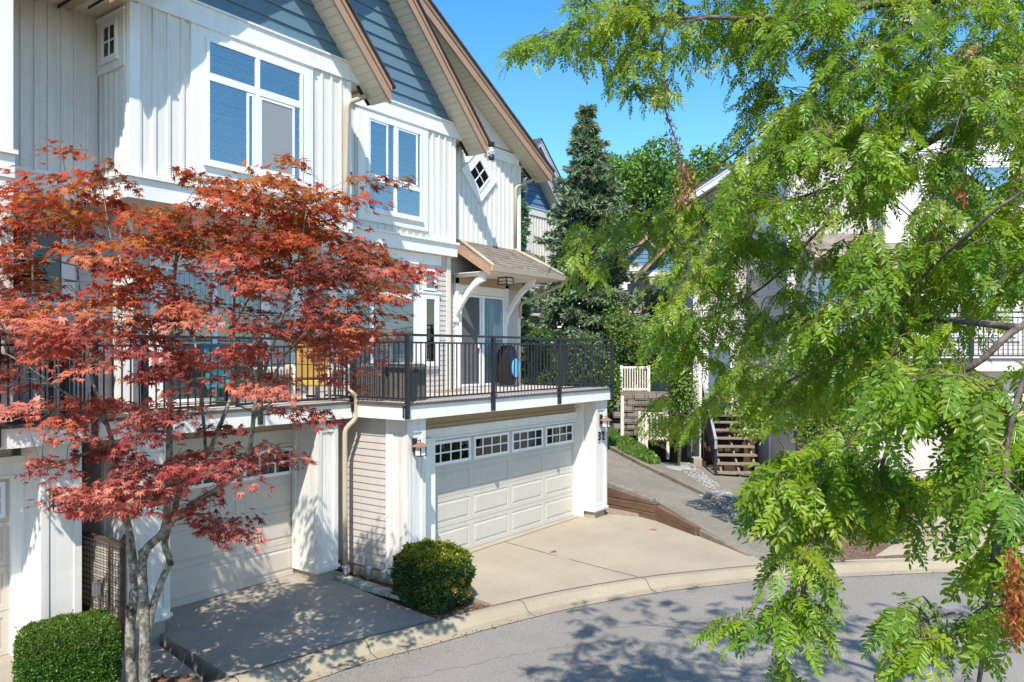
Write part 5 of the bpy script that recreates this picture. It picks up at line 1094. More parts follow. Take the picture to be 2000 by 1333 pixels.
# --- Japanese maple
def maple():
    t = empty('japanese_maple', tuple(atD(270, 1376, 8.3)), 'Japanese maple with orange to burgundy leaves and several mossy grey stems', 'tree')
    S = [  # main stems: px, py, depth, radius
        [(262, 1392, 8.32, .085), (256, 1300, 8.30, .075), (254, 1225, 8.30, .07), (262, 1150, 8.30, .066), (255, 1060, 8.32, .058), (243, 1000, 8.35, .05), (231, 948, 8.38, .042), (223, 882, 8.4, .036), (210, 832, 8.4, .03), (180, 742, 8.35, .024), (165, 640, 8.3, .018), (150, 520, 8.3, .012), (140, 400, 8.3, .007)],
        [(288, 1392, 8.22, .10), (283, 1333, 8.22, .082), (282, 1206, 8.2, .074), (277, 1100, 8.2, .066), (290, 1068, 8.2, .062), (320, 1036, 8.2, .058), (328, 960, 8.2, .05), (332, 809, 8.15, .043), (332, 700, 8.1, .034), (340, 560, 8.0, .024), (350, 420, 7.9, .012)],
        [(288, 1240, 8.24, .055), (299, 1183, 8.26, .052), (320, 1125, 8.3, .05), (331, 1095, 8.3, .048), (322, 1060, 8.28, .045), (340, 1000, 8.35, .042), (360, 930, 8.45, .04), (402, 893, 8.55, .037), (424, 845, 8.6, .034), (444, 795, 8.65, .03), (461, 740, 8.7, .026), (456, 640, 8.75, .02), (462, 520, 8.75, .013), (470, 400, 8.7, .007)],
        [(326, 1030, 8.2, .045), (364, 992, 8.15, .042), (434, 950, 8.1, .04), (466, 918, 8.05, .037), (486, 880, 8.0, .034), (494, 830, 7.98, .031), (497, 795, 7.95, .028), (512, 740, 7.9, .024), (545, 640, 7.85, .017), (580, 520, 7.8, .012), (600, 400, 7.8, .006)],
        [(494, 822, 7.98, .024), (520, 770, 7.9, .021), (560, 690, 7.8, .016), (640, 610, 7.7, .011), (720, 560, 7.6, .006)],
        [(210, 832, 8.4, .026), (170, 795, 8.3, .022), (113, 758, 8.1, .017), (60, 720, 7.9, .012), (10, 690, 7.8, .007)],
        [(332, 790, 8.15, .024), (375, 860, 8.1, .0), ],
        [(402, 893, 8.55, .026), (398, 830, 8.6, .024), (388, 740, 8.8, .02), (370, 620, 9.0, .014), (300, 480, 9.1, .008)],
        [(223, 882, 8.4, .022), (190, 880, 8.2, .018), (130, 900, 7.9, .012), (80, 910, 7.7, .007)],
        [(332, 700, 8.1, .02), (270, 600, 8.0, .014), (220, 480, 7.9, .009), (200, 360, 7.9, .005)],
        [(456, 640, 8.75, .014), (520, 520, 8.7, .011), (580, 430, 8.6, .008), (640, 370, 8.5, .004)],
    ]
    S = [s for s in S if len(s) > 2]
    m = MB(); nodes = []
    for si, s in enumerate(S):
        P = curve([atD(a, b, d) for a, b, d, r in s], 4); R = np.interp(np.linspace(0, len(s) - 1, len(P)), range(len(s)), [q[3] * 0.74 for q in s])
        m.tube(P, list(R), 9); nodes += [(p, r) for p, r in zip(P, R)]
    trunk = m.build('trunk', 'maple_bark', t, smooth=True)
    for (a, b, d, r) in ((254, 1195, 8.28, .05), (246, 1055, 8.33, .042), (331, 1098, 8.29, .036), (255, 1275, 8.29, .055), (279, 1085, 8.2, .045)):
        p = atD(a, b, d); m = MB(); R = []
        for i in range(7):
            for k in range(9):
                v = Vector((math.sin(math.pi * i / 6) * math.cos(k * 0.698), math.sin(math.pi * i / 6) * math.sin(k * 0.698), -math.cos(math.pi * i / 6))); v *= r * (1 + 0.7 * mnoise.noise(v * 2.5 + Vector((a, b, 0)))); R.append((p.x + v.x, p.y + v.y, p.z + v.z * 1.5))
        m.add(R, [(i * 9 + k, i * 9 + (k + 1) % 9, (i + 1) * 9 + (k + 1) % 9, (i + 1) * 9 + k) for i in range(6) for k in range(9)]); m.build('knot', 'knot_bark', trunk, smooth=True)
    poly = [(-60, 360), (0, 345), (30, 308), (95, 305), (108, 268), (135, 285), (165, 285), (190, 312), (240, 318), (282, 345), (300, 372), (345, 385), (378, 372), (402, 318), (430, 330), (475, 345), (505, 318), (535, 302), (582, 308), (600, 345), (645, 335), (700, 340), (738, 350), (730, 400), (700, 440), (745, 482), (800, 498), (848, 515), (840, 535), (790, 540), (765, 560), (780, 590), (782, 612), (760, 655), (720, 690), (716, 728), (690, 755), (640, 740), (600, 770), (640, 815), (610, 825), (555, 800), (500, 800), (470, 850), (590, 885), (520, 925), (470, 950), (475, 1000), (455, 1055), (410, 1050), (360, 1000), (290, 990), (240, 1010), (160, 1000), (95, 975), (110, 925), (60, 925), (20, 935), (-60, 900)]
    gaps = [(50, 835, 60, 42), (120, 500, 36, 45), (60, 480, 35, 40), (430, 585, 45, 50), (395, 660, 42, 30), (560, 600, 40, 45), (450, 640, 38, 40), (520, 800, 50, 34), (600, 745, 45, 40), (300, 545, 22, 30), (250, 570, 16, 40), (440, 735, 45, 28), (120, 755, 55, 45), (215, 745, 40, 35), (360, 745, 35, 28), (420, 800, 60, 30), (640, 470, 30, 14), (690, 580, 18, 20), (560, 860, 30, 20), (210, 840, 40, 25), (350, 350, 20, 14), (440, 860, 60, 22), (80, 830, 50, 16), (320, 900, 28, 26), (430, 985, 34, 22), (150, 880, 28, 14), (330, 850, 40, 25), (500, 870, 40, 22), (690, 400, 10, 10), (530, 700, 30, 25)]
    sprays = []; tries = 0
    while len(sprays) < 248 and tries < 30000:
        tries += 1; x, y = rnd.uniform(-60, 850), rnd.uniform(265, 1060)
        if not (inpoly(x, y, poly) and inpoly(x, y - 26, poly) and inpoly(x - 24, y, poly) and inpoly(x + 24, y, poly)): continue
        if any(((x - a) / (c * 1.1)) ** 2 + ((y - b) / (d * 1.1)) ** 2 < 1 for a, b, c, d in gaps): continue
        if y > 640 and rnd.random() < 0.52: continue
        e = math.sqrt(max(0.05, 1 - min(1, ((x - 360) / 500) ** 2 + ((y - 640) / 460) ** 2)))
        d = 8.15 + rnd.uniform(-1, 1) * 1.15 * e
        q_ = atD(x, y, d)
        def off_beam(g): w_ = q_ - Vector(g); return (w_ - SUN * w_.dot(SUN)).length
        if off_beam((4.57, 9.75, 0.85)) < 0.62 and rnd.random() < 0.93: continue
        if off_beam((6.9, 10.43, 0.55)) < 0.95 and rnd.random() < 0.72: continue
        if any(abs(x - a) < 34 and abs(y - b) < 16 and abs(d - c) < 0.35 for a, b, c in sprays): continue
        sprays.append((x, y, d))
    sprays += [(a, b, 8.1) for a, b in ((118, 290), (560, 310), (820, 522), (770, 512), (720, 500), (410, 345), (620, 815), (585, 800), (455, 1045), (430, 1030), (705, 650), (660, 665), (560, 880), (745, 352), (250, 980), (200, 960), (150, 970), (300, 960))] + [(a, b, 7.4) for a, b in ((190, 950), (240, 955), (150, 965), (280, 975), (320, 720), (380, 740), (110, 800), (50, 790))]
    tw = MB(); cl = Cloud(); NP_ = np.array([tuple(p) for p, r in nodes]); center = atD(300, 1000, 8.25)
    pal_top = np.array([(0.47, 0.10, 0.02), (0.38, 0.06, 0.02), (0.45, 0.17, 0.03), (0.20, 0.03, 0.02), (0.34, 0.12, 0.025), (0.22, 0.11, 0.025), (0.42, 0.045, 0.03)])
    pal_mid = np.array([(0.52, 0.13, 0.075), (0.40, 0.08, 0.055), (0.52, 0.20, 0.09), (0.20, 0.04, 0.038), (0.60, 0.22, 0.145)])
    pal_low = np.array([(0.36, 0.08, 0.065), (0.17, 0.032, 0.035), (0.64, 0.25, 0.18), (0.20, 0.038, 0.04), (0.55, 0.175, 0.13)])
    for (x, y, d) in sprays:
        c = atD(x, y, d); cn = np.array(c)
        dist = np.linalg.norm(NP_ - cn, axis=1) + 0.9 * np.maximum(0, NP_[:, 2] - cn[2]); j = int(np.argmin(dist)); p0 = nodes[j][0]
        r0 = max(0.0025, min(nodes[j][1] * 0.6, 0.009)); mid = (p0 + c) / 2 + Vector((rnd.uniform(-.06, .06), rnd.uniform(-.06, .06), 0.05 + rnd.uniform(-.05, .08)))
        tw.tube(curve([p0, mid, c], 4), list(np.linspace(r0, 0.002, 9)), 5)
        out = Vector((c.x - p0.x, c.y - p0.y, 0)); out = out.normalized() if out.length > 0.05 else Vector((rnd.uniform(-1, 1), rnd.uniform(-1, 1), 0)).normalized()
        rad = Vector((c.x - center.x, c.y - center.y, 0)); out = (out + rad * 0.5 + Vector((rnd.uniform(-.5, .5), rnd.uniform(-.5, .5), 0))).normalized()
        side = Vector((-out.y, out.x, 0)); n = rnd.randint(46, 74); L, W = rnd.uniform(0.28, 0.46), rnd.uniform(0.17, 0.30)
        tilt = rnd.uniform(-0.05, 0.38)
        a = NR.uniform(0, 2 * math.pi, n); q = np.sqrt(NR.uniform(0, 1, n)); lo = L * q * np.cos(a); la = W * q * np.sin(a)
        P = cn[None] + lo[:, None] * np.array(out)[None] + la[:, None] * np.array(side)[None]
        P[:, 2] += -tilt * (lo + L * 0.4) - 0.25 * (la ** 2) / W + NR.normal(0, 0.035, n)
        dd = np.array(out)[None] * (0.8 + lo[:, None] / L) + np.array(side)[None] * (la[:, None] / W) * 0.9 + NR.normal(0, 0.35, (n, 3)); dd[:, 2] -= 0.45
        nn = np.array([0, 0, 1.0])[None] + np.array(SUN)[None] * 0.35 + NR.normal(0, 0.33, (n, 3))
        s_ = NR.uniform(0.045, 0.085, n)
        f = (y - 300) / 700
        pal = pal_top if f + rnd.uniform(-.12, .12) < 0.32 else (pal_mid if f + rnd.uniform(-.15, .15) < 0.62 else pal_low)
        base = pal[rnd.randrange(len(pal))]; Cc = 0.62 * base[None] + 0.38 * pal[NR.integers(0, len(pal), n)]; Cc = Cc * NR.uniform(0.75, 1.25, (n, 1))
        cl.add(*place(MAPLE_T, MAPLE_F, P, dd, nn, s_, Cc))
        for k in range(0, n, 5):
            tw.tube([c, Vector(P[k])], [0.002, 0.001], 3)
    tw.build('twigs', 'maple_limb', t, smooth=True)
    cl.build('crown', 'maple_leaf', t)
maple()

# --- foreground tree with feathered leaves
def locust():
    root = RT * 4.3 + FW * 3.6
    t = empty('locust_tree', (root.x, root.y, -0.6), 'large green tree with feathered leaves reaching in from the right foreground', 'tree')
    B = [  # limbs: px, py, depth, radius
        [(2900, 1500, 4.0, .20), (2850, 900, 4.0, .17), (2750, 300, 4.0, .13), (2650, -300, 4.1, .09), (2600, -900, 4.2, .05)],
        [(2720, 150, 4.0, .06), (2300, -30, 4.2, .045), (1990, -18, 4.3, .034), (1830, -2, 4.3, .028), (1640, 22, 4.3, .022), (1480, 40, 4.4, .017), (1385, 32, 4.5, .013), (1250, 40, 4.8, .009), (1120, 66, 5.0, .006), (1010, 98, 5.1, .003)],
        [(2740, 250, 4.0, .055), (2250, 110, 4.2, .04), (1990, 180, 4.3, .03), (1870, 236, 4.4, .026), (1790, 290, 4.5, .022), (1680, 345, 4.7, .018), (1560, 385, 4.9, .014), (1420, 425, 5.1, .010), (1290, 470, 5.4, .007), (1150, 520, 5.6, .003)],
        [(2800, 700, 4.0, .06), (2300, 560, 3.6, .045), (2060, 610, 3.4, .017), (1985, 640, 3.35, .0155), (1910, 700, 3.35, .014), (1860, 735, 3.4, .015), (1790, 800, 3.4, .011), (1735, 850, 3.4, .011), (1702, 890, 3.4, .008), (1640, 960, 3.5, .004)],
        [(2790, 600, 4.0, .05), (2250, 600, 3.3, .035), (2060, 660, 2.9, .010), (1992, 760, 2.8, .009), (1968, 880, 2.75, .009), (1982, 985, 2.7, .009), (1955, 1110, 2.7, .013), (1930, 1220, 2.7, .010), (1900, 1360, 2.7, .007)],
        [(1830, 0, 4.3, .016), (1700, 80, 4.5, .013), (1600, 160, 4.7, .011), (1500, 250, 5.0, .008), (1400, 330, 5.2, .005), (1330, 400, 5.4, .003)],
        [(1790, 290, 4.5, .015), (1700, 400, 4.6, .013), (1600, 450, 4.8, .011), (1490, 560, 5.0, .008), (1400, 610, 5.2, .006), (1300, 640, 5.4, .003)],
        [(2600, -500, 4.1, .05), (2200, -480, 4.6, .035), (1850, -430, 5.0, .024), (1500, -380, 5.3, .013), (1250, -300, 5.6, .005)], [(2200, -480, 4.6, .02), (2000, -250, 4.5, .015), (1750, -180, 4.6, .010), (1500, -160, 4.8, .005)],
        [(1985, 640, 3.35, .018), (1840, 620, 3.7, .014), (1720, 640, 4.0, .011), (1620, 700, 4.3, .008), (1520, 760, 4.6, .006), (1400, 800, 4.9, .004), (1340, 900, 5.0, .003)],
        [(1385, 32, 4.5, .009), (1300, 60, 4.5, .007), (1296, 150, 4.5, .006), (1300, 215, 4.5, .005), (1325, 290, 4.5, .003), (1335, 360, 4.5, .002)],
        [(1735, 850, 3.4, .009), (1690, 990, 3.3, .008), (1620, 1040, 3.2, .006), (1560, 1090, 3.1, .005), (1540, 1200, 3.1, .004), (1520, 1330, 3.1, .002)],
        [(2300, 250, 3.4, .03), (2080, 330, 3.2, .009), (1960, 400, 3.2, .007), (1900, 450, 3.3, .009), (1820, 520, 3.5, .007), (1760, 600, 3.7, .004)],
        [(1930, 1220, 2.7, .007), (1870, 1195, 2.7, .005), (1810, 1205, 2.72, .003)],
    ]
    B = [b for b in B if len(b) > 2]
    m = MB(); nodes = []
    for bi, b in enumerate(B):
        P = wob(curve([atD(x, y, d) for x, y, d, r in b], 5), 0.035 if bi else 0.0, bi * 3.1); R = np.interp(np.linspace(0, len(b) - 1, len(P)), range(len(b)), [q[3] for q in b])
        m.tube(P, list(R), 8)
        if bi: nodes += [(p, r) for p, r in zip(P, R)]
    b0 = atD(2900, 1500, 4.0); m.tube([(b0.x, b0.y, -0.6), (b0.x, b0.y, 0.2), tuple(b0 + UP * 0.02)], [.28, .22, .2], 10)
    trunk = m.build('trunk', 'locust_bark', t, smooth=True)
    NPn = np.array([tuple(p) for p, r in nodes])
    # leafy regions: outline in the survey picture, near/far depth, number of shoots, leaf length
    REG = [
        ([(1010, 85), (1100, 62), (1125, 20), (1140, -40), (1560, -40), (1560, 70), (1500, 110), (1430, 100), (1340, 100), (1330, 150), (1300, 190), (1230, 190), (1195, 140), (1120, 105), (1020, 108)], 4.3, 5.2, 118, 0.134),
        ([(1540, -40), (2040, -40), (2040, 150), (1800, 170), (1640, 150), (1500, 110)], 3.6, 5.0, 137, 0.134),
        ([(1640, 120), (1800, 130), (2040, 110), (2040, 480), (1880, 520), (1760, 420), (1560, 420), (1420, 420), (1440, 320), (1470, 240), (1560, 190)], 3.4, 5.2, 285, 0.137),
        ([(1480, 150), (1540, 170), (1480, 250), (1430, 320), (1395, 300), (1440, 250)], 4.8, 5.2, 14, 0.127),
        ([(1420, 60), (1510, 80), (1490, 150), (1440, 160)], 4.4, 4.8, 6, 0.134),
        ([(1100, 480), (1200, 430), (1300, 400), (1450, 400), (1440, 470), (1330, 520), (1250, 530), (1180, 560), (1110, 545)], 5.0, 5.8, 63, 0.121),
        ([(1300, 520), (1420, 470), (1560, 420), (1640, 500), (1600, 640), (1500, 690), (1380, 680), (1260, 650), (1215, 610)], 4.4, 5.6, 125, 0.121),
        ([(1640, 480), (1900, 480), (2040, 470), (2040, 600), (1880, 620), (1860, 760), (1640, 760), (1560, 680)], 3.4, 4.8, 140, 0.142),
        ([(1260, 650), (1380, 680), (1420, 740), (1370, 840), (1300, 850), (1275, 790), (1300, 720)], 4.8, 5.6, 26, 0.134),
        ([(1440, 690), (1640, 700), (1680, 800), (1560, 830), (1480, 780), (1420, 740)], 4.2, 5.0, 28, 0.134),
        ([(1690, 760), (1880, 730), (2040, 740), (2040, 960), (1900, 930), (1880, 820), (1760, 820), (1700, 840)], 2.7, 3.6, 54, 0.176),
        ([(1510, 870), (1600, 850), (1690, 900), (1650, 980), (1610, 1070), (1530, 1050), (1500, 960)], 2.9, 3.6, 39, 0.171),
        ([(1700, 920), (1860, 930), (1880, 1050), (1760, 1040), (1690, 990)], 3.2, 4.2, 28, 0.166),
        ([(1890, 930), (2040, 930), (2040, 1260), (1960, 1240), (1925, 1120), (1900, 1020)], 2.4, 3.0, 16, 0.171),
        ([(1520, 1070), (1610, 1080), (1615, 1180), (1575, 1250), (1550, 1340), (1510, 1330), (1520, 1200), (1515, 1150)], 2.9, 3.3, 17, 0.128),
        ([(1180, -120), (1500, -90), (1900, -90), (2150, -120), (2150, -700), (1800, -760), (1400, -640), (1150, -420)], 4.2, 5.9, 120, 0.190),
        ([(2150, -110), (2900, -150), (3000, -700), (2150, -760)], 4.2, 5.6, 100, .20),
        ([(1420, 1220), (1500, 1180), (1500, 1230), (1440, 1260)], 3.0, 3.2, 3, 0.123),
        ([(1740, 1195), (1800, 1195), (1860, 1190), (1900, 1180), (1930, 1200), (1930, 1290), (1820, 1300), (1760, 1270)], 2.5, 2.9, 13, 0.123),
    ]
    cl = Cloud(); tw = MB(); sun = np.array(SUN); down = np.array([0, 0, -1.0])
    pal = np.array([(0.19, 0.325, 0.014), (0.155, 0.29, 0.014), (0.24, 0.355, 0.018), (0.125, 0.245, 0.014), (0.29, 0.365, 0.028), (0.085, 0.19, 0.02)])
    shoots = []
    GAPS = [(1790, 385, 45, 45), (1745, 440, 45, 60), (1590, 560, 36, 22), (1690, 570, 32, 28), (1940, 662, 52, 30), (1480, 520, 40, 26), (1800, 870, 50, 36), (1560, 860, 30, 40), (1820, 1030, 60, 45), (1440, 870, 52, 80), (1840, 230, 38, 22), (1580, 470, 25, 18), (1460, 300, 30, 18), (1820, 285, 45, 22), (1250, 600, 40, 50), (1245, 522, 55, 42), (1530, 560, 40, 26), (1630, 250, 30, 14), (1740, 220, 30, 14), (1700, 130, 50, 18), (1340, 760, 40, 50), (1760, 1110, 160, 45), (1530, 720, 35, 30), (1950, 300, 40, 20), (1500, 610, 30, 22)]
    for poly, d0, d1, ns, ll in REG:
        xs = [p[0] for p in poly]; ys = [p[1] for p in poly]; k = 0; tries = 0
        if poly[0] == (1010, 85): shoots += [(x, y, atD(x, y, 5.05), ll) for x, y in ((1015, 96), (1040, 88), (1062, 80), (1085, 88), (1110, 70), (1030, 104), (1120, 95))]
        while k < ns and tries < 4000:
            tries += 1; x, y = rnd.uniform(min(xs), max(xs)), rnd.uniform(min(ys), max(ys))
            if not inpoly(x, y, poly): continue
            c = atD(x, y, rnd.uniform(d0, d1))
            if any(((x - a) / p) ** 2 + ((y - b) / q) ** 2 < 1 for a, b, p, q in GAPS): continue
            k += 1; shoots.append((x, y, c, ll))
    NPn = [np.array([tuple(p) for p, r in nodes])]; NPr = [np.array([r for p, r in nodes])]
    base = NPn[0]; shoots.sort(key=lambda q: float(np.min(np.linalg.norm(base - np.array(q[2]), axis=1))))
    if True:
        for (x, y, c, ll) in shoots:
            cn = np.array(c); AN = np.concatenate(NPn); AR = np.concatenate(NPr)
            L = rnd.uniform(0.26, 0.44) * min(1.0, max(0.5, c.dot(FW) / 4.6))
            dist = np.linalg.norm(AN - cn, axis=1) + 0.35 * np.maximum(0, cn[2] - AN[:, 2]); j = int(np.argmin(dist)); p0 = Vector(AN[j]); h = c - p0
            outd = Vector((h.x, h.y, 0)); outd = outd.normalized() if outd.length > 0.03 else Vector((rnd.uniform(-1, 1), rnd.uniform(-1, 1), 0)).normalized()
            outd = (outd + RT * rnd.uniform(-0.9, 0.3) + FW * rnd.uniform(-0.5, 0.4)).normalized()
            dv = outd * L * 0.55 + Vector((0, 0, -L * rnd.uniform(0.15, 0.75))); c = c - dv * 0.5; e = c + dv
            ln_ = (c - p0).length; md = (p0 + c) / 2 + Vector((rnd.uniform(-.06, .06), rnd.uniform(-.06, .06), 0.08)) * ln_; r0 = min(0.006, max(0.003, AR[j] * 0.6)); cn_ = curve([p0, md, c], 3); tw.tube(cn_, list(np.linspace(r0, 0.003, len(cn_))), 5)
            S_ = curve([c, (c + e) / 2 + Vector((0, 0, 0.04)), e], 5); tw.tube(S_, list(np.linspace(0.003, 0.0012, len(S_))), 4)
            NPn.append(np.array([tuple(q) for q in cn_[2:] + S_[:4]])); NPr.append(np.full(len(cn_) - 2 + 4, 0.0045))
            n = rnd.randint(7, 11); tt = np.linspace(0.02, 1.0, n); idx = (tt * (len(S_) - 1)).astype(int)
            P = np.array([tuple(S_[i]) for i in idx]); ax = np.array((e - c).normalized()); sd = unit(np.cross(ax, np.array([0, 0, 1.0])) + 1e-6)
            sg = np.where(np.arange(n) % 2 == 0, 1.0, -1.0)[:, None]
            D = ax[None] * 0.55 + sd[None] * sg * 0.75 + down[None] * NR.uniform(0.15, 0.95, (n, 1)) + NR.normal(0, 0.28, (n, 3))
            D[-1] = ax + down * 0.4
            Nn = sun[None] * 0.75 + np.array([0, 0, 0.45])[None] + NR.normal(0, 0.42, (n, 3))
            s_ = ll * NR.uniform(0.75, 1.2, n) * (0.8 + 0.3 * np.sin(np.pi * tt))
            b = pal[rnd.randrange(len(pal))]; Cc = (0.6 * b[None] + 0.4 * pal[NR.integers(0, len(pal), n)]) * NR.uniform(0.8, 1.2, (n, 1))
            if rnd.random() < 0.004: Cc = np.array([(0.45, 0.33, 0.03)]) * NR.uniform(0.7, 1.1, (n, 1))
            for i in range(n):
                T, Tf = PIN[rnd.randrange(len(PIN))]
                cl.add(*place(T, Tf, P[i:i + 1], D[i:i + 1], Nn[i:i + 1], s_[i:i + 1], Cc[i:i + 1]))
    tw.build('twigs', 'twig_pink', t, smooth=True)
    cl.build('crown', 'locust_leaf', t)
    # withered hanging bits
    cl = Cloud()
    def dead(x0, y0, x1, y1, d, n, spread, col):
        P = np.array([tuple(atD(x0 + (x1 - x0) * u + rnd.gauss(0, spread), y0 + (y1 - y0) * u + rnd.gauss(0, spread * .7), d + rnd.uniform(-.05, .05))) for u in NR.uniform(0, 1, n)])
        D = np.array([0, 0, -1.0])[None] + NR.normal(0, 0.5, (n, 3)); Nn = NR.normal(0, 1, (n, 3)); cl.add(*place(QUAD_T * np.array([0.55, 1, 2.5]), QUAD_F, P, D, Nn, NR.uniform(0.016, 0.042, n) * (0.75 if d < 3 else 1.0), np.array([col]) * NR.uniform(0.5, 1.3, (n, 1))))
    dead(1300, 170, 1290, 205, 4.5, 160, 9, (0.42, 0.24, 0.08)); dead(1305, 220, 1340, 345, 4.5, 110, 6, (0.35, 0.20, 0.15)); dead(1345, 330, 1335, 400, 4.5, 220, 11, (0.42, 0.24, 0.09))
    dead(1978, 1120, 1985, 1250, 2.3, 420, 12, (0.36, 0.11, 0.03)); dead(1975, 1070, 1980, 1120, 2.3, 90, 8, (0.40, 0.14, 0.05)); dead(1585, 300, 1588, 320, 4.6, 14, 3, (0.5, 0.06, 0.03)); dead(1595, 470, 1600, 540, 4.4, 35, 6, (0.40, 0.12, 0.05)); dead(1875, 360, 1880, 400, 3.4, 26, 4, (0.30, 0.08, 0.03))
    cl.build('withered_leaves', 'maple_leaf', t)
locust()

# --- spruces
def spruce(name, base, h, r, lab, seed, dens=1.0, col=(0.060, 0.105, 0.060), grp=None):
    r_ = random.Random(seed); t = empty(name, tuple(base), lab, 'tree', group=grp)
    base = Vector(base); m = MB(); m.tube([base - UP * 0.3, base + UP * h * 0.5, base + UP * (h - 0.1)], [r * 0.07, r * 0.045, 0.015], 8); m.build('trunk', 'conifer_bark', t, smooth=True)
    P, D, S, C = [], [], [], []; z = 0.06 * h
    bm_ = MB()
    while z < h * 0.985:
        f = 1 - z / h; R = r * (f ** 0.85) * r_.uniform(0.86, 1.1) + 0.06; nb = max(5, int((7 + 7 * f) * dens)); a0 = r_.uniform(0, 6.3)
        for i in range(nb):
            a = a0 + 2 * math.pi * i / nb + r_.uniform(-.25, .25); Rb = R * r_.uniform(0.55, 1.2); o = Vector((math.cos(a), math.sin(a), 0)); s_ = Vector((-o.y, o.x, 0))
            p0 = base + UP * (z + r_.uniform(-.15, .15)); drp = r_.uniform(0.2, 0.5)
            pt = lambda u: p0 + o * Rb * u + UP * (Rb * (-drp * u + 0.24 * u * u))
            if Rb > 0.5: bm_.tube([p0, pt(0.5), pt(0.95)], [0.02 + 0.012 * Rb, 0.016, 0.006], 4)
            n = int((8 + 30 * Rb) * dens)
            for k in range(n):
                u = r_.uniform(0.22, 1.0); w = (1 - u * 0.72) * Rb * 0.42; v = r_.uniform(-1, 1)
                q = pt(u) + s_ * v * w + UP * (-abs(v) * w * 0.35 + r_.uniform(-.07, .04))
                d = (o * 0.9 + s_ * v * 0.9 + UP * r_.uniform(-0.75, 0.35)).normalized(); L = r_.uniform(0.13, 0.27)
                cc = [c * r_.uniform(0.7, 1.25) * (1.3 if u > 0.86 else 1.0) for c in col]
                for e in range(4):
                    P.append(tuple(q)); D.append(tuple(d + Vector((r_.gauss(0, .42), r_.gauss(0, .42), r_.gauss(0, .42))))); S.append(L); C.append(cc)
        z += (0.19 + 0.20 * f) * (h / 9.0) / dens ** 0.5
    n = len(P); bm_.build('branches', 'conifer_bark', t)
    P, D, S, C = np.array(P), np.array(D), np.array(S), np.array(C)
    T = np.array([(-0.16, 0, 0), (0.16, 0, 0), (0.10, 0.62, 0.02), (0, 1, 0), (-0.10, 0.62, 0.02)])
    V, F_, Cc = place(T, np.array([(0, 1, 2, 3), (0, 3, 4, 4)])[:1], P, D, NR.normal(0, 1, (n, 3)), S, C)
    build_np('crown', V, F_, Cc, 'needle_leaf', t)
spruce('spruce', atD(1147, 760, 29.0) * 1.0 - UP * 0.2, 9.66 + 2.2 - 0.7, 3.0, 'tall blue-green spruce standing against the sky behind the balcony', 3, 1.2, (0.175, 0.235, 0.135))
spruce('spruce', atD(1004, 760, 25.0), 8.9, 0.85, 'slim spruce peeking out above the brown roof edge and left of the blue gables', 8, 1.0, (0.13, 0.20, 0.10))

# --- broadleaf clumps
def leafy(name, lab, base, blobs, n, size, pal, grp=None, trunk=None, mat_='shrub_leaf', core=None, cat='tree', aniso=1.0):
    """crown of many small leaves spread over overlapping uneven lobes; blobs (centre, rx, ry, rz)"""
    t = empty(name, tuple(base), lab, cat, group=grp)
    if trunk:
        m = MB()
        for pts, r0, r1 in trunk: P = curve([Vector(p) for p in pts], 4); m.tube(P, list(np.linspace(r0, r1, len(P))), 7)
        m.build('trunk', 'conifer_bark', t, smooth=True)
    cl = Cloud(); pal = np.array(pal); tot = sum(b[1] * b[2] + b[2] * b[3] + b[1] * b[3] for b in blobs)
    for b in blobs:
        k = int(n * (b[1] * b[2] + b[2] * b[3] + b[1] * b[3]) / tot); v = unit(NR.normal(0, 1, (k, 3)))
        q = np.array([mnoise.noise(Vector(x) * 2.6 + Vector(b[0])) for x in v]); rr = (NR.uniform(0.35, 1, k) ** 0.33) * (1 + 0.38 * q)
        P = np.array(b[0])[None] + v * rr[:, None] * np.array(b[1:])[None]
        keep = q > -0.28; P, v = P[keep], v[keep]; k = len(P)
        if k == 0: continue
        D = v * 0.5 + NR.normal(0, 0.7, (k, 3)); D[:, 2] -= 0.25; Nn = v * 0.8 + np.array([0, 0, 0.6])[None] + NR.normal(0, 0.5, (k, 3))
        cc = pal[NR.integers(0, len(pal), k)] * NR.uniform(0.75, 1.25, (k, 1)); cl.add(*place(QUAD_T * np.array([aniso, 1, 1]), QUAD_F, P, D, Nn, size * NR.uniform(0.6, 1.3, k), cc))
    cl.build('crown', mat_, t)
    if core:
        m = MB()
        for c_, r1, r2, r3 in core: m.lathe(c_, [(r1 * math.sin(math.pi * i / 8) + 0.001, -r3 * math.cos(math.pi * i / 8)) for i in range(9)], 12)
        m.build('inner_branches', 'conifer_bark', t)
    return t
G_DARK = [(0.075, 0.15, 0.03), (0.055, 0.12, 0.025), (0.10, 0.18, 0.04), (0.12, 0.20, 0.045)]
G_MID = [(0.12, 0.215, 0.03), (0.09, 0.175, 0.028), (0.15, 0.24, 0.04), (0.07, 0.14, 0.028)]
G_LIGHT = [(0.16, 0.26, 0.04), (0.13, 0.23, 0.04), (0.20, 0.28, 0.05), (0.10, 0.18, 0.035)]
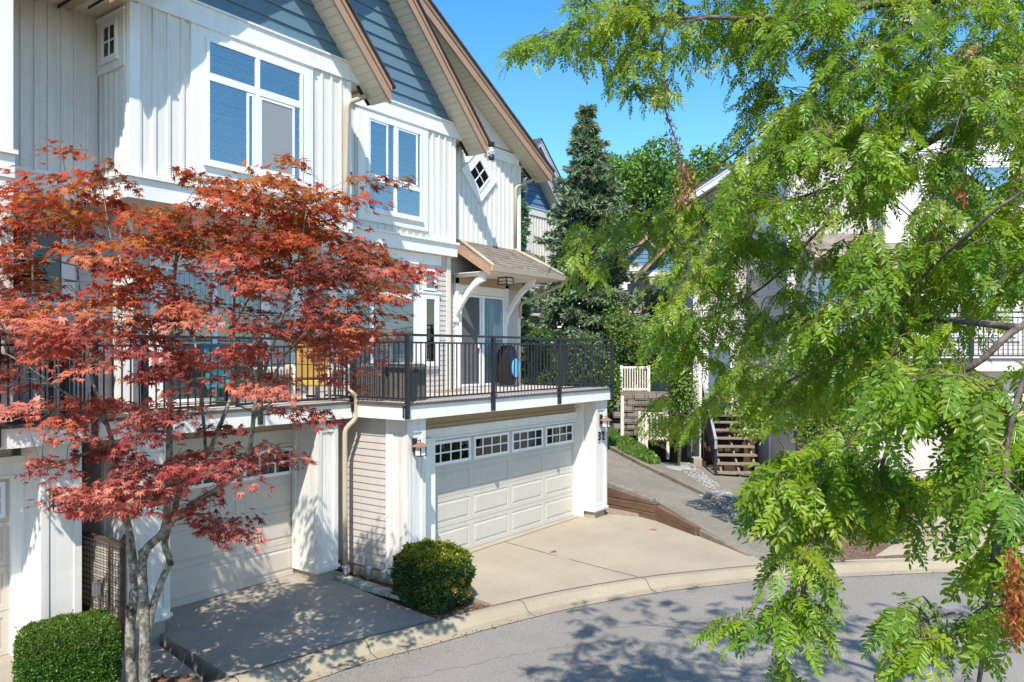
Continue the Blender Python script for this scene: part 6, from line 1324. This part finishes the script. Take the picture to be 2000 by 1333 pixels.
def bg_tree(px, ytop, ybot, w, d, lab, seed, n=9000, pal=G_MID, size=0.20, grp='broadleaf trees behind the houses'):
    r_ = random.Random(seed); c = atD(px, (ytop + ybot) / 2, d); hw = w / 2 * d / F; hh = (ybot - ytop) / 2 * d / F; base = Vector((c.x, c.y, 0.3)); bl = []; pal = [tuple(min(1, 1.35 * q) for q in p) for p in pal]
    for i in range(13):
        a = r_.uniform(0, 6.3); u = r_.uniform(0.2, 0.72); z = r_.uniform(-0.6, 0.66); s = math.sqrt(max(0.1, 1 - z * z)); q = r_.uniform(0.28, 0.44)
        bl.append((tuple(c + Vector((math.cos(a) * hw * u * s, math.sin(a) * hw * u * s, z * hh))), hw * q, hw * q, hh * q * 0.9))
    tr = [([base - UP * 0.5, (base + c) / 2 + Vector((.2, .1, 0)), c], 0.22, 0.10)] + [([(base + c) / 2, Vector(b[0])], 0.09, 0.02) for b in bl[:7]]
    leafy('broadleaf_tree', lab, base, bl, n, size, pal, grp, tr)
bg_tree(1245, 272, 500, 230, 38, 'round broadleaf tree just right of the tall spruce', 1, 15000)
bg_tree(1330, 285, 540, 200, 41, 'broadleaf tree behind the hanging withered twig', 2, 11000, G_DARK)
bg_tree(1370, 270, 560, 150, 34, 'broadleaf tree whose top shows left of the right-hand roof', 4, 9000, G_MID)
bg_tree(1190, 300, 480, 150, 45, 'narrow far broadleaf tree directly behind the spruce', 5, 7000, G_DARK)
def shrub(px, ytop, ybot, w, d, lab, seed, n=5000, pal=G_MID, size=0.09, nb=7, grp='shrubs on the slope', name='shrub', zb=None):
    r_ = random.Random(seed); c = atD(px, (ytop + ybot) / 2, d); hw = w / 2 * d / F; hh = (ybot - ytop) / 2 * d / F; base = Vector((c.x, c.y, c.z - hh)); bl = []
    for i in range(nb):
        a = r_.uniform(0, 6.3); u = r_.uniform(0.1, 0.6); z = r_.uniform(-0.5, 0.5); q = r_.uniform(0.4, 0.6)
        bl.append((tuple(c + Vector((math.cos(a) * hw * u, math.sin(a) * hw * u, z * hh))), hw * q, hw * q, hh * q))
    tr = [([base - UP * 0.4, (base + Vector(b[0])) / 2 + Vector((.03, .02, .0)), Vector(b[0])], 0.03, 0.008) for b in bl[:5]]
    return leafy(name, lab, base, bl, n, size, pal, grp, tr, cat='shrub')
shrub(1060, 640, 760, 90, 23, 'bushy shrub behind the balcony railing, right of the house wall', 21, 4500, G_DARK)
shrub(1130, 650, 790, 110, 24, 'dense dark shrub seen through the middle of the balcony railing', 22, 6000, G_DARK)
shrub(1185, 690, 850, 60, 22, 'narrow upright shrub against the right end of the balcony', 23, 4000, G_MID)
shrub(1232, 590, 720, 130, 27, 'large shrub above the upper picket fence', 24, 5500, G_LIGHT)
shrub(1330, 610, 760, 110, 26, 'light green shrub right of the picket panel', 25, 5000, G_LIGHT)
shrub(1275, 560, 640, 110, 32, 'olive shrub below the farthest blue gable', 26, 3500, [(0.13, 0.13, 0.05), (0.09, 0.10, 0.04), (0.15, 0.12, 0.06)])
shrub(1325, 700, 900, 75, 21.6, 'bush by the gate in front of the siding left of the stairs', 27, 4500, G_LIGHT)
shrub(1640, 880, 1075, 150, 15.6, 'rounded bush in the bed left of the right-hand driveway', 28, 7000, G_MID, 0.07)
shrub(1725, 930, 1080, 90, 15.3, 'lower dark bush beside the right-hand driveway', 29, 5000, G_DARK, 0.07)
shrub(1620, 740, 900, 190, 16.4, 'tall loose bush against the right-hand garage wall', 30, 8000, G_MID, 0.08)
_b = G(1585, 1052, -0.05); _c = atD(1540, 790, 15.4)
leafy('young_tree', 'small loose yellow-green tree between the wooden stairs and the right-hand garage', _b, [(tuple(_c + RT * a + FW * b + UP * z), r, r, r * 0.85) for a, b, z, r in ((-0.7, 0.3, 0.35, 0.6), (0.2, 0, 0.75, 0.65), (0.9, 0.3, 0.2, 0.6), (-0.1, 0.6, -0.1, 0.6), (-0.8, -0.2, -0.35, 0.4), (0.6, -0.2, -0.55, 0.5), (-1.2, 0.2, 0.1, 0.4), (0.9, -0.1, 0.95, 0.45))], 11000, 0.075, [(0.22, 0.30, 0.04), (0.15, 0.25, 0.035), (0.28, 0.32, 0.05), (0.12, 0.20, 0.03)], None, [([_b - UP * 0.3, (_b + _c) / 2, _c + UP * 0.4], 0.05, 0.012), ([(_b + _c) / 2, _c - RT * 0.8 + UP * 0.2], 0.03, 0.008), ([(_b + _c) / 2, _c + RT * 0.8], 0.03, 0.008)])
# ground cover on the bank: grass tufts
def grass(name, pts, n, h, pal, lab=None):
    P = []
    xs = [p[0] for p in pts]; ys = [p[1] for p in pts]; b = BV[name]
    while len(P) < n:
        x, y = rnd.uniform(min(xs), max(xs)), rnd.uniform(min(ys), max(ys))
        if inpoly(x, y, pts):
            hz = b.ray_cast(Vector((x, y, 6)), Vector((0, 0, -1)))[0]
            if hz: P.append((x, y, hz.z - 0.01))
    P = np.array(P); D = np.array([0, 0, 1.0])[None] + NR.normal(0, 0.45, (len(P), 3)); pal = np.array(pal)
    V, F_, C = place(QUAD_T, QUAD_F, P, D, NR.normal(0, 1, (len(P), 3)), h * NR.uniform(0.5, 1.3, len(P)), pal[NR.integers(0, len(pal), len(P))] * NR.uniform(.8, 1.2, (len(P), 1)))
    o = build_np('grass', V, F_, C, 'shrub_leaf'); o['kind'] = 'stuff'; return o
BV = {'lawn': bvh_of(lawn)}
lw = [(v.co.x, v.co.y) for v in lawn.data.vertices[:7]]
grass('lawn', lw, 9000, 0.13, [(0.10, 0.20, 0.03), (0.08, 0.17, 0.03), (0.14, 0.23, 0.04)])
# white pebbles by the stairs
def pebbles():
    T = np.array([(-.5, -.5, 0), (.5, -.5, 0), (.5, .5, 0), (-.5, .5, 0), (-.3, -.3, .5), (.3, -.3, .5), (.3, .3, .5), (-.3, .3, .5)]); Tf = np.array([(4, 5, 6, 7), (0, 1, 5, 4), (1, 2, 6, 5), (2, 3, 7, 6), (3, 0, 4, 7)])
    poly = [(1325, 903), (1350, 905), (1395, 940), (1440, 985), (1475, 1025), (1455, 1030), (1400, 985), (1375, 962), (1340, 930)]; P = []
    while len(P) < 1900:
        x, y = rnd.uniform(1320, 1480), rnd.uniform(900, 1032)
        if inpoly(x, y, poly): P.append(tuple(G(x, y, 0.48 - 0.0042 * (y - 900) + 0.015)))
    n = len(P); C = np.array([(0.40, 0.385, 0.36)]) * NR.uniform(0.35, 1.2, (n, 1))
    V, F_, C = place(T, Tf, np.array(P), NR.normal(0, 1, (n, 3)) * np.array([1, 1, .15]), np.array([[0, 0, 1.0]]) + NR.normal(0, .2, (n, 3)), NR.uniform(0.025, 0.06, n), C)
    o = build_np('pebbles', V, F_, C, 'shrub_leaf'); o['kind'] = 'stuff'
pebbles()
# fallen leaves and chips in the beds
def litter(poly, z, n, pal, s0, s1):
    xs = [p[0] for p in poly]; ys = [p[1] for p in poly]; P = []
    while len(P) < n:
        x, y = rnd.uniform(min(xs), max(xs)), rnd.uniform(min(ys), max(ys))
        if inpoly(x, y, poly): P.append((x, y, (z(y) if callable(z) else z) + rnd.random() * 0.012))
    P = np.array(P); pal = np.array(pal)
    return place(QUAD_T, QUAD_F, P, NR.normal(0, 1, (n, 3)) * np.array([1, 1, .25]), np.array([[0, 0, 1.0]]) + NR.normal(0, .35, (n, 3)), NR.uniform(s0, s1, n), pal[NR.integers(0, len(pal), n)])
cl = Cloud(); cl.add(*litter(bp, lambda y: BEDZ(y) + 0.006, 1300, [(0.30, 0.17, 0.09), (0.16, 0.09, 0.05), (0.50, 0.36, 0.27), (0.35, 0.08, 0.05), (0.09, 0.06, 0.04)], 0.02, 0.06))
cl.add(*litter([(4.0, 8.3), (4.0, 8.6), (4.7, 8.6), (5.0, 8.3)], -0.11, 200, [(0.20, 0.05, 0.03), (0.30, 0.17, 0.09)], 0.03, 0.06))
P = []
for i in range(420):
    k = rnd.randrange(len(CBs) - 1); q = CBs[k].lerp(CBs[k + 1], rnd.random()) + NRM[k] * (0.49 - abs(rnd.gauss(0, 0.10)) + rnd.choice((0, 0, 0.12))); P.append((q.x, q.y, -0.318))
n = len(P); cl.add(*place(QUAD_T, QUAD_F, np.array(P), NR.normal(0, 1, (n, 3)) * np.array([1, 1, .1]), np.array([[0, 0, 1.0]]) + NR.normal(0, .2, (n, 3)), NR.uniform(0.012, 0.045, n), np.array([(0.20, 0.13, 0.07), (0.30, 0.09, 0.05), (0.13, 0.10, 0.07), (0.25, 0.22, 0.08)])[NR.integers(0, 4, n)]))
o = cl.build('fallen_leaves', 'maple_leaf'); o['kind'] = 'stuff'

# --- clipped hedge and the dark shrub
def clipped(name, lab, cx, cy, z0, hx, hy, h, n, size, pal_top, pal_side, rough=0.06, rz=0.0, cat='shrub', round_=0.35, dead=()):
    """sheared bush: leaves packed on a rounded block over a solid twiggy core"""
    t = empty(name, (cx, cy, z0), lab, cat); pow_ = 2.0 / round_ * 0.9
    v = unit(NR.normal(0, 1, (n, 3))); k = (np.abs(v[:, 0]) ** pow_ + np.abs(v[:, 1]) ** pow_ + np.abs(v[:, 2]) ** pow_) ** (-1 / pow_); s = v * k[:, None]
    q = np.array([mnoise.noise(Vector(x) * 2.2 + Vector((cx, cy, 0))) + 0.6 * mnoise.noise(Vector(x) * 6.0) for x in s])
    loc = s * np.array([hx, hy, h / 2])[None] * (1 + rough * q + NR.uniform(-0.09, 0.012, n) + np.where(NR.uniform(0, 1, n) < 0.03, NR.uniform(0, 0.09, n), 0))[:, None]
    ca, sa = math.cos(rz), math.sin(rz); P = np.stack([cx + loc[:, 0] * ca - loc[:, 1] * sa, cy + loc[:, 0] * sa + loc[:, 1] * ca, z0 + h / 2 + loc[:, 2]], 1)
    nv = np.stack([v[:, 0] * ca - v[:, 1] * sa, v[:, 0] * sa + v[:, 1] * ca, v[:, 2]], 1)
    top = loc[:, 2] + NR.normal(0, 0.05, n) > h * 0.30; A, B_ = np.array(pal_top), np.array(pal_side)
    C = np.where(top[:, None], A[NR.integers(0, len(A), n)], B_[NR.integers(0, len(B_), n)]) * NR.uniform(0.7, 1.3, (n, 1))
    for (dx, dy, dz, r_) in dead:
        w = np.linalg.norm(P - np.array([cx + dx, cy + dy, z0 + dz])[None], axis=1) < r_; C[w] = np.array([(0.50, 0.26, 0.05)]) * NR.uniform(0.6, 1.2, (int(w.sum()), 1))
    D = nv * 0.8 + NR.normal(0, 0.6, (n, 3)); D[:, 2] += 0.35; Nn = nv + NR.normal(0, 0.7, (n, 3))
    V, F_, Cc = place(QUAD_T, QUAD_F, P, D, Nn, size * NR.uniform(0.6, 1.4, n), C); build_np('crown', V, F_, Cc, 'shrub_leaf', t)
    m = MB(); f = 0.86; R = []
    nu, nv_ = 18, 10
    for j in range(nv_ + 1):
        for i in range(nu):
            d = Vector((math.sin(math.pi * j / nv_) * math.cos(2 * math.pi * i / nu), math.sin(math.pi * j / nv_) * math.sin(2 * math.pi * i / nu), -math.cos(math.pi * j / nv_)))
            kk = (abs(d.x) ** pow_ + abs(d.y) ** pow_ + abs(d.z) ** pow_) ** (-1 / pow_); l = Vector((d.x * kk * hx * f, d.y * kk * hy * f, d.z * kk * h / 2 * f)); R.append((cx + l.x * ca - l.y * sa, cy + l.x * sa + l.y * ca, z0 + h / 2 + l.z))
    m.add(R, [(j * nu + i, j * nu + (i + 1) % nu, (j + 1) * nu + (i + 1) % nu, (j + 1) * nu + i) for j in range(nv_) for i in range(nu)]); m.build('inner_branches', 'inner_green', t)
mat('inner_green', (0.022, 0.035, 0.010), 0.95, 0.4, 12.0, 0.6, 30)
clipped('clipped_shrub', 'dark green clipped shrub with a few orange dead sprigs beside the double garage driveway', 8.74, 7.98, -0.20, 0.46, 0.55, 0.88, 36000, 0.034, [(0.21, 0.24, 0.018), (0.17, 0.20, 0.015), (0.25, 0.26, 0.022), (0.11, 0.15, 0.015)], [(0.05, 0.10, 0.026), (0.07, 0.125, 0.03), (0.038, 0.08, 0.02)], rough=0.17, round_=0.5, dead=((0.05, -0.58, 0.42, 0.07), (-0.15, -0.56, 0.36, 0.06), (0.18, -0.52, 0.22, 0.07), (-0.25, -0.5, 0.48, 0.05), (0.12, -0.6, 0.48, 0.05)))  # yellow-green top leaves are also brightened to paint in a sunlit top
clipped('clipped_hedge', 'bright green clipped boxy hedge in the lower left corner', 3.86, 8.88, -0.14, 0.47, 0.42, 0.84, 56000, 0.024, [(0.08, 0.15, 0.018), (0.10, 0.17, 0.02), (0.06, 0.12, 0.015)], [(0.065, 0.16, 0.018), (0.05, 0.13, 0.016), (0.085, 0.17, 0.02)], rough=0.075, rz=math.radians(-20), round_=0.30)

# ------------------------------------------------------------------ light, sky, camera
el = math.asin(SUN.z); az = math.atan2(SUN.x, SUN.y)
w = bpy.data.worlds.new('World'); scene.world = w; w.use_nodes = True; nt = w.node_tree; nt.nodes.clear()
sk = nt.nodes.new('ShaderNodeTexSky'); sk.sky_type = 'NISHITA'; sk.sun_disc = False; sk.sun_elevation = el; sk.sun_rotation = az; sk.altitude = 0; sk.air_density = 1.0; sk.dust_density = 0.2; sk.ozone_density = 2.0
hs = nt.nodes.new('ShaderNodeHueSaturation'); hs.inputs['Saturation'].default_value = 1.34; hs.inputs['Hue'].default_value = 0.494
bg = nt.nodes.new('ShaderNodeBackground'); bg.inputs[1].default_value = 0.15; wo = nt.nodes.new('ShaderNodeOutputWorld')
nt.links.new(sk.outputs[0], hs.inputs['Color']); nt.links.new(hs.outputs[0], bg.inputs[0]); nt.links.new(bg.outputs[0], wo.inputs[0])
sl = bpy.data.lights.new('sun', 'SUN'); sl.energy = 3.9; sl.angle = math.radians(0.53); sl.color = (1.0, 0.935, 0.835)
so = bpy.data.objects.new('sun', sl); COL.objects.link(so); so.rotation_euler = SUN.to_track_quat('Z', 'Y').to_euler(); so.location = SUN * 40
cam = bpy.data.cameras.new('camera'); co = bpy.data.objects.new('camera', cam); COL.objects.link(co)
cam.sensor_width = 36; cam.sensor_fit = 'HORIZONTAL'; cam.lens = 36 * F / 2000; cam.shift_y = (HY - 666.5) / 2000; cam.clip_start = 0.05; cam.clip_end = 2000
co.location = (0, 0, H); co.rotation_euler = FW.to_track_quat('-Z', 'Y').to_euler(); scene.camera = co
scene.view_settings.view_transform = 'Standard'; scene.view_settings.look = 'None'; scene.view_settings.exposure = 0.85; scene.view_settings.gamma = 1.0
scene.cycles.max_bounces = 8; scene.cycles.transparent_max_bounces = 12
